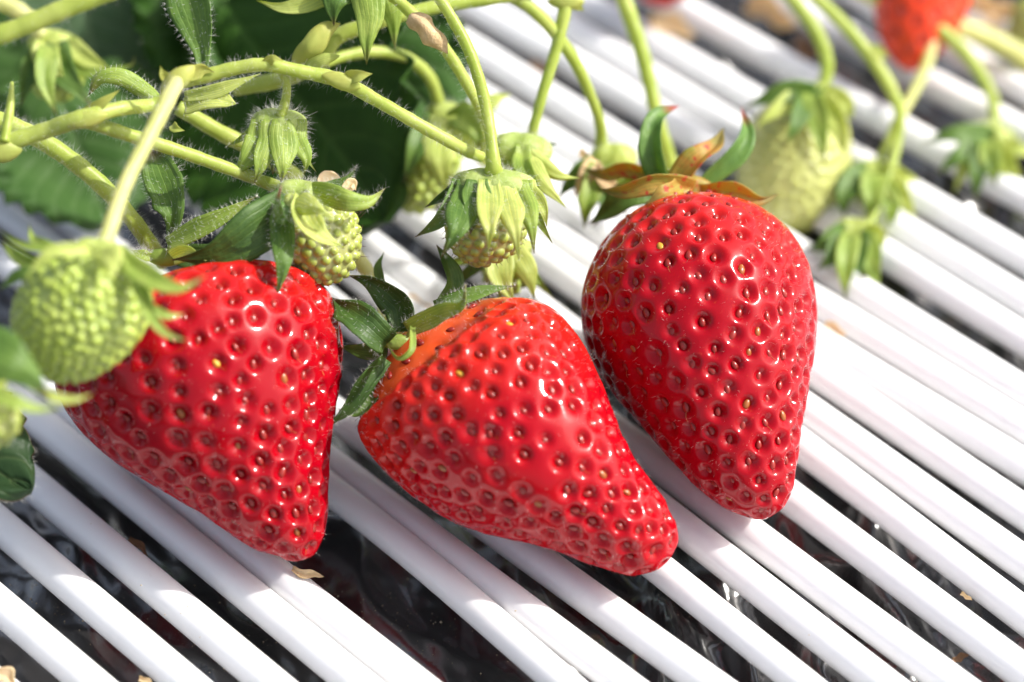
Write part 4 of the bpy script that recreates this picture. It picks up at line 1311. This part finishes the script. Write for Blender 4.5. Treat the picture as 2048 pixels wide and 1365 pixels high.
# ================================================================== SMALL DEBRIS
def flake(label, pts, w, mat, z=0.3, curl=.5):
    P = [on(px, py, z) for px, py in pts]
    D = [depth(p) for p in P]
    ob = blade('dry_flake', [(pts[i][0], pts[i][1], D[i]) for i in range(len(pts))], w, mat, None, cup=curl, kind='strap', wave=.3, thick=.25)
    return tag(ob, label, 'plant debris', 'dry scraps fallen on the bed')
flake('ragged tan scrap by the tip of the left ripe berry', [(585, 1138), (612, 1148), (632, 1150), (648, 1154)], 17, 'dry', .35)
flake('cream scrap in the bottom left corner', [(-8, 1345), (10, 1352), (32, 1372)], 34, 'dry_cream', .6)
flake('brown scrap at the bottom edge between two pipes at left', [(278, 1358), (292, 1362), (304, 1372)], 14, 'dry', -2)
flake('rust brown scrap in the dark gap left of the left berry', [(258, 1078), (278, 1090), (295, 1112)], 14, 'dry_brown', -3.5)
flake('cream petal lying on a pipe beside the right ripe berry', [(1652, 645), (1675, 660), (1692, 672)], 16, 'dry_cream', .25, .2)
flake('blurred cream petal on the pipes near the top edge', [(1300, 40), (1340, 52), (1390, 72)], 44, 'dry_cream', .3)
flake('blurred brown scrap in the dark gap near the top edge', [(1060, 130), (1085, 142), (1105, 158)], 20, 'dry_brown', -1.5)
flake('blurred tan scrap on the far pipes near the top edge', [(1500, 0), (1545, 25), (1590, 55)], 46, 'dry', .4)
flake('blurred brown scrap beside the hooked stalk', [(1595, 85), (1615, 105), (1632, 122)], 34, 'dry_brown', -.5)
flake('blurred cream dead leaf in the top right corner', [(1945, 0), (1985, 18), (2035, 28)], 50, 'dry_cream', 1.5)
flake('tan scrap in the gap behind the middle berry calyx', [(805, 605), (838, 612), (868, 628)], 32, 'dry', -1.0)
flake('small tan scrap in the gap at the lower right', [(1922, 1187), (1934, 1194), (1944, 1201)], 9, 'dry', -1.6)
flake('brown scrap in the wide gap at the lower right', [(1905, 1322), (1922, 1314), (1938, 1310)], 14, 'dry_brown', -3.0)

def dust():
    mb = MB()
    spots = [((40, 1180), 30, 60), ((90, 1215), 40, 110), ((130, 1260), 40, 60), ((270, 1200), 120, 60), ((370, 1290), 60, 90), ((430, 1330), 40, 60),
             ((770, 1235), 60, 220), ((700, 1180), 70, 60), ((800, 1290), 60, 60), ((960, 1290), 70, 60), ((540, 1290), 30, 40), ((1360, 1210), 25, 30), ((1060, 1180), 30, 25)]
    for (px, py), sp, n in spots:
        for _ in range(n // 2):
            x, y = rng.normal(px, sp), rng.normal(py, sp * .55)
            p = on(x, y, -6.4)
            z = fbm(np.array([p[0]]), np.array([p[1]]))[0]
            z = float(film_z(np.array([z]))[0])
            p = on(x, y, z + .03)
            r = rng.gamma(2.0, .020) + .015
            V = np.array([(1, 0, 0), (-1, 0, 0), (0, 1, 0), (0, -1, 0), (0, 0, 1), (0, 0, -1)], float) * r * rng.uniform(.6, 1.3, (6, 1)) + p
            mb.add(V, [(0, 2, 4), (2, 1, 4), (1, 3, 4), (3, 0, 4), (2, 0, 5), (1, 2, 5), (3, 1, 5), (0, 3, 5)])
    # a few grains on the pipes
    for px, py in ((282, 1171), (400, 1275), (376, 1214), (362, 1227), (553, 1226), (182, 1048), (1031, 1222), (1618, 1270), (330, 1230), (748, 1270)):
        p = on(px, py, .02)
        r = rng.uniform(.06, .14)
        V = np.array([(1, 0, 0), (-1, 0, 0), (0, 1, 0), (0, -1, 0), (0, 0, 1), (0, 0, -1)], float) * r + p
        mb.add(V, [(0, 2, 4), (2, 1, 4), (1, 3, 4), (3, 0, 4), (2, 0, 5), (1, 2, 5), (3, 1, 5), (0, 3, 5)])
    o = mb.build('dust', M['dust'])
    tag(o, 'pale grains of soil dust sprinkled over the black film', 'dust', kind='stuff')
dust()
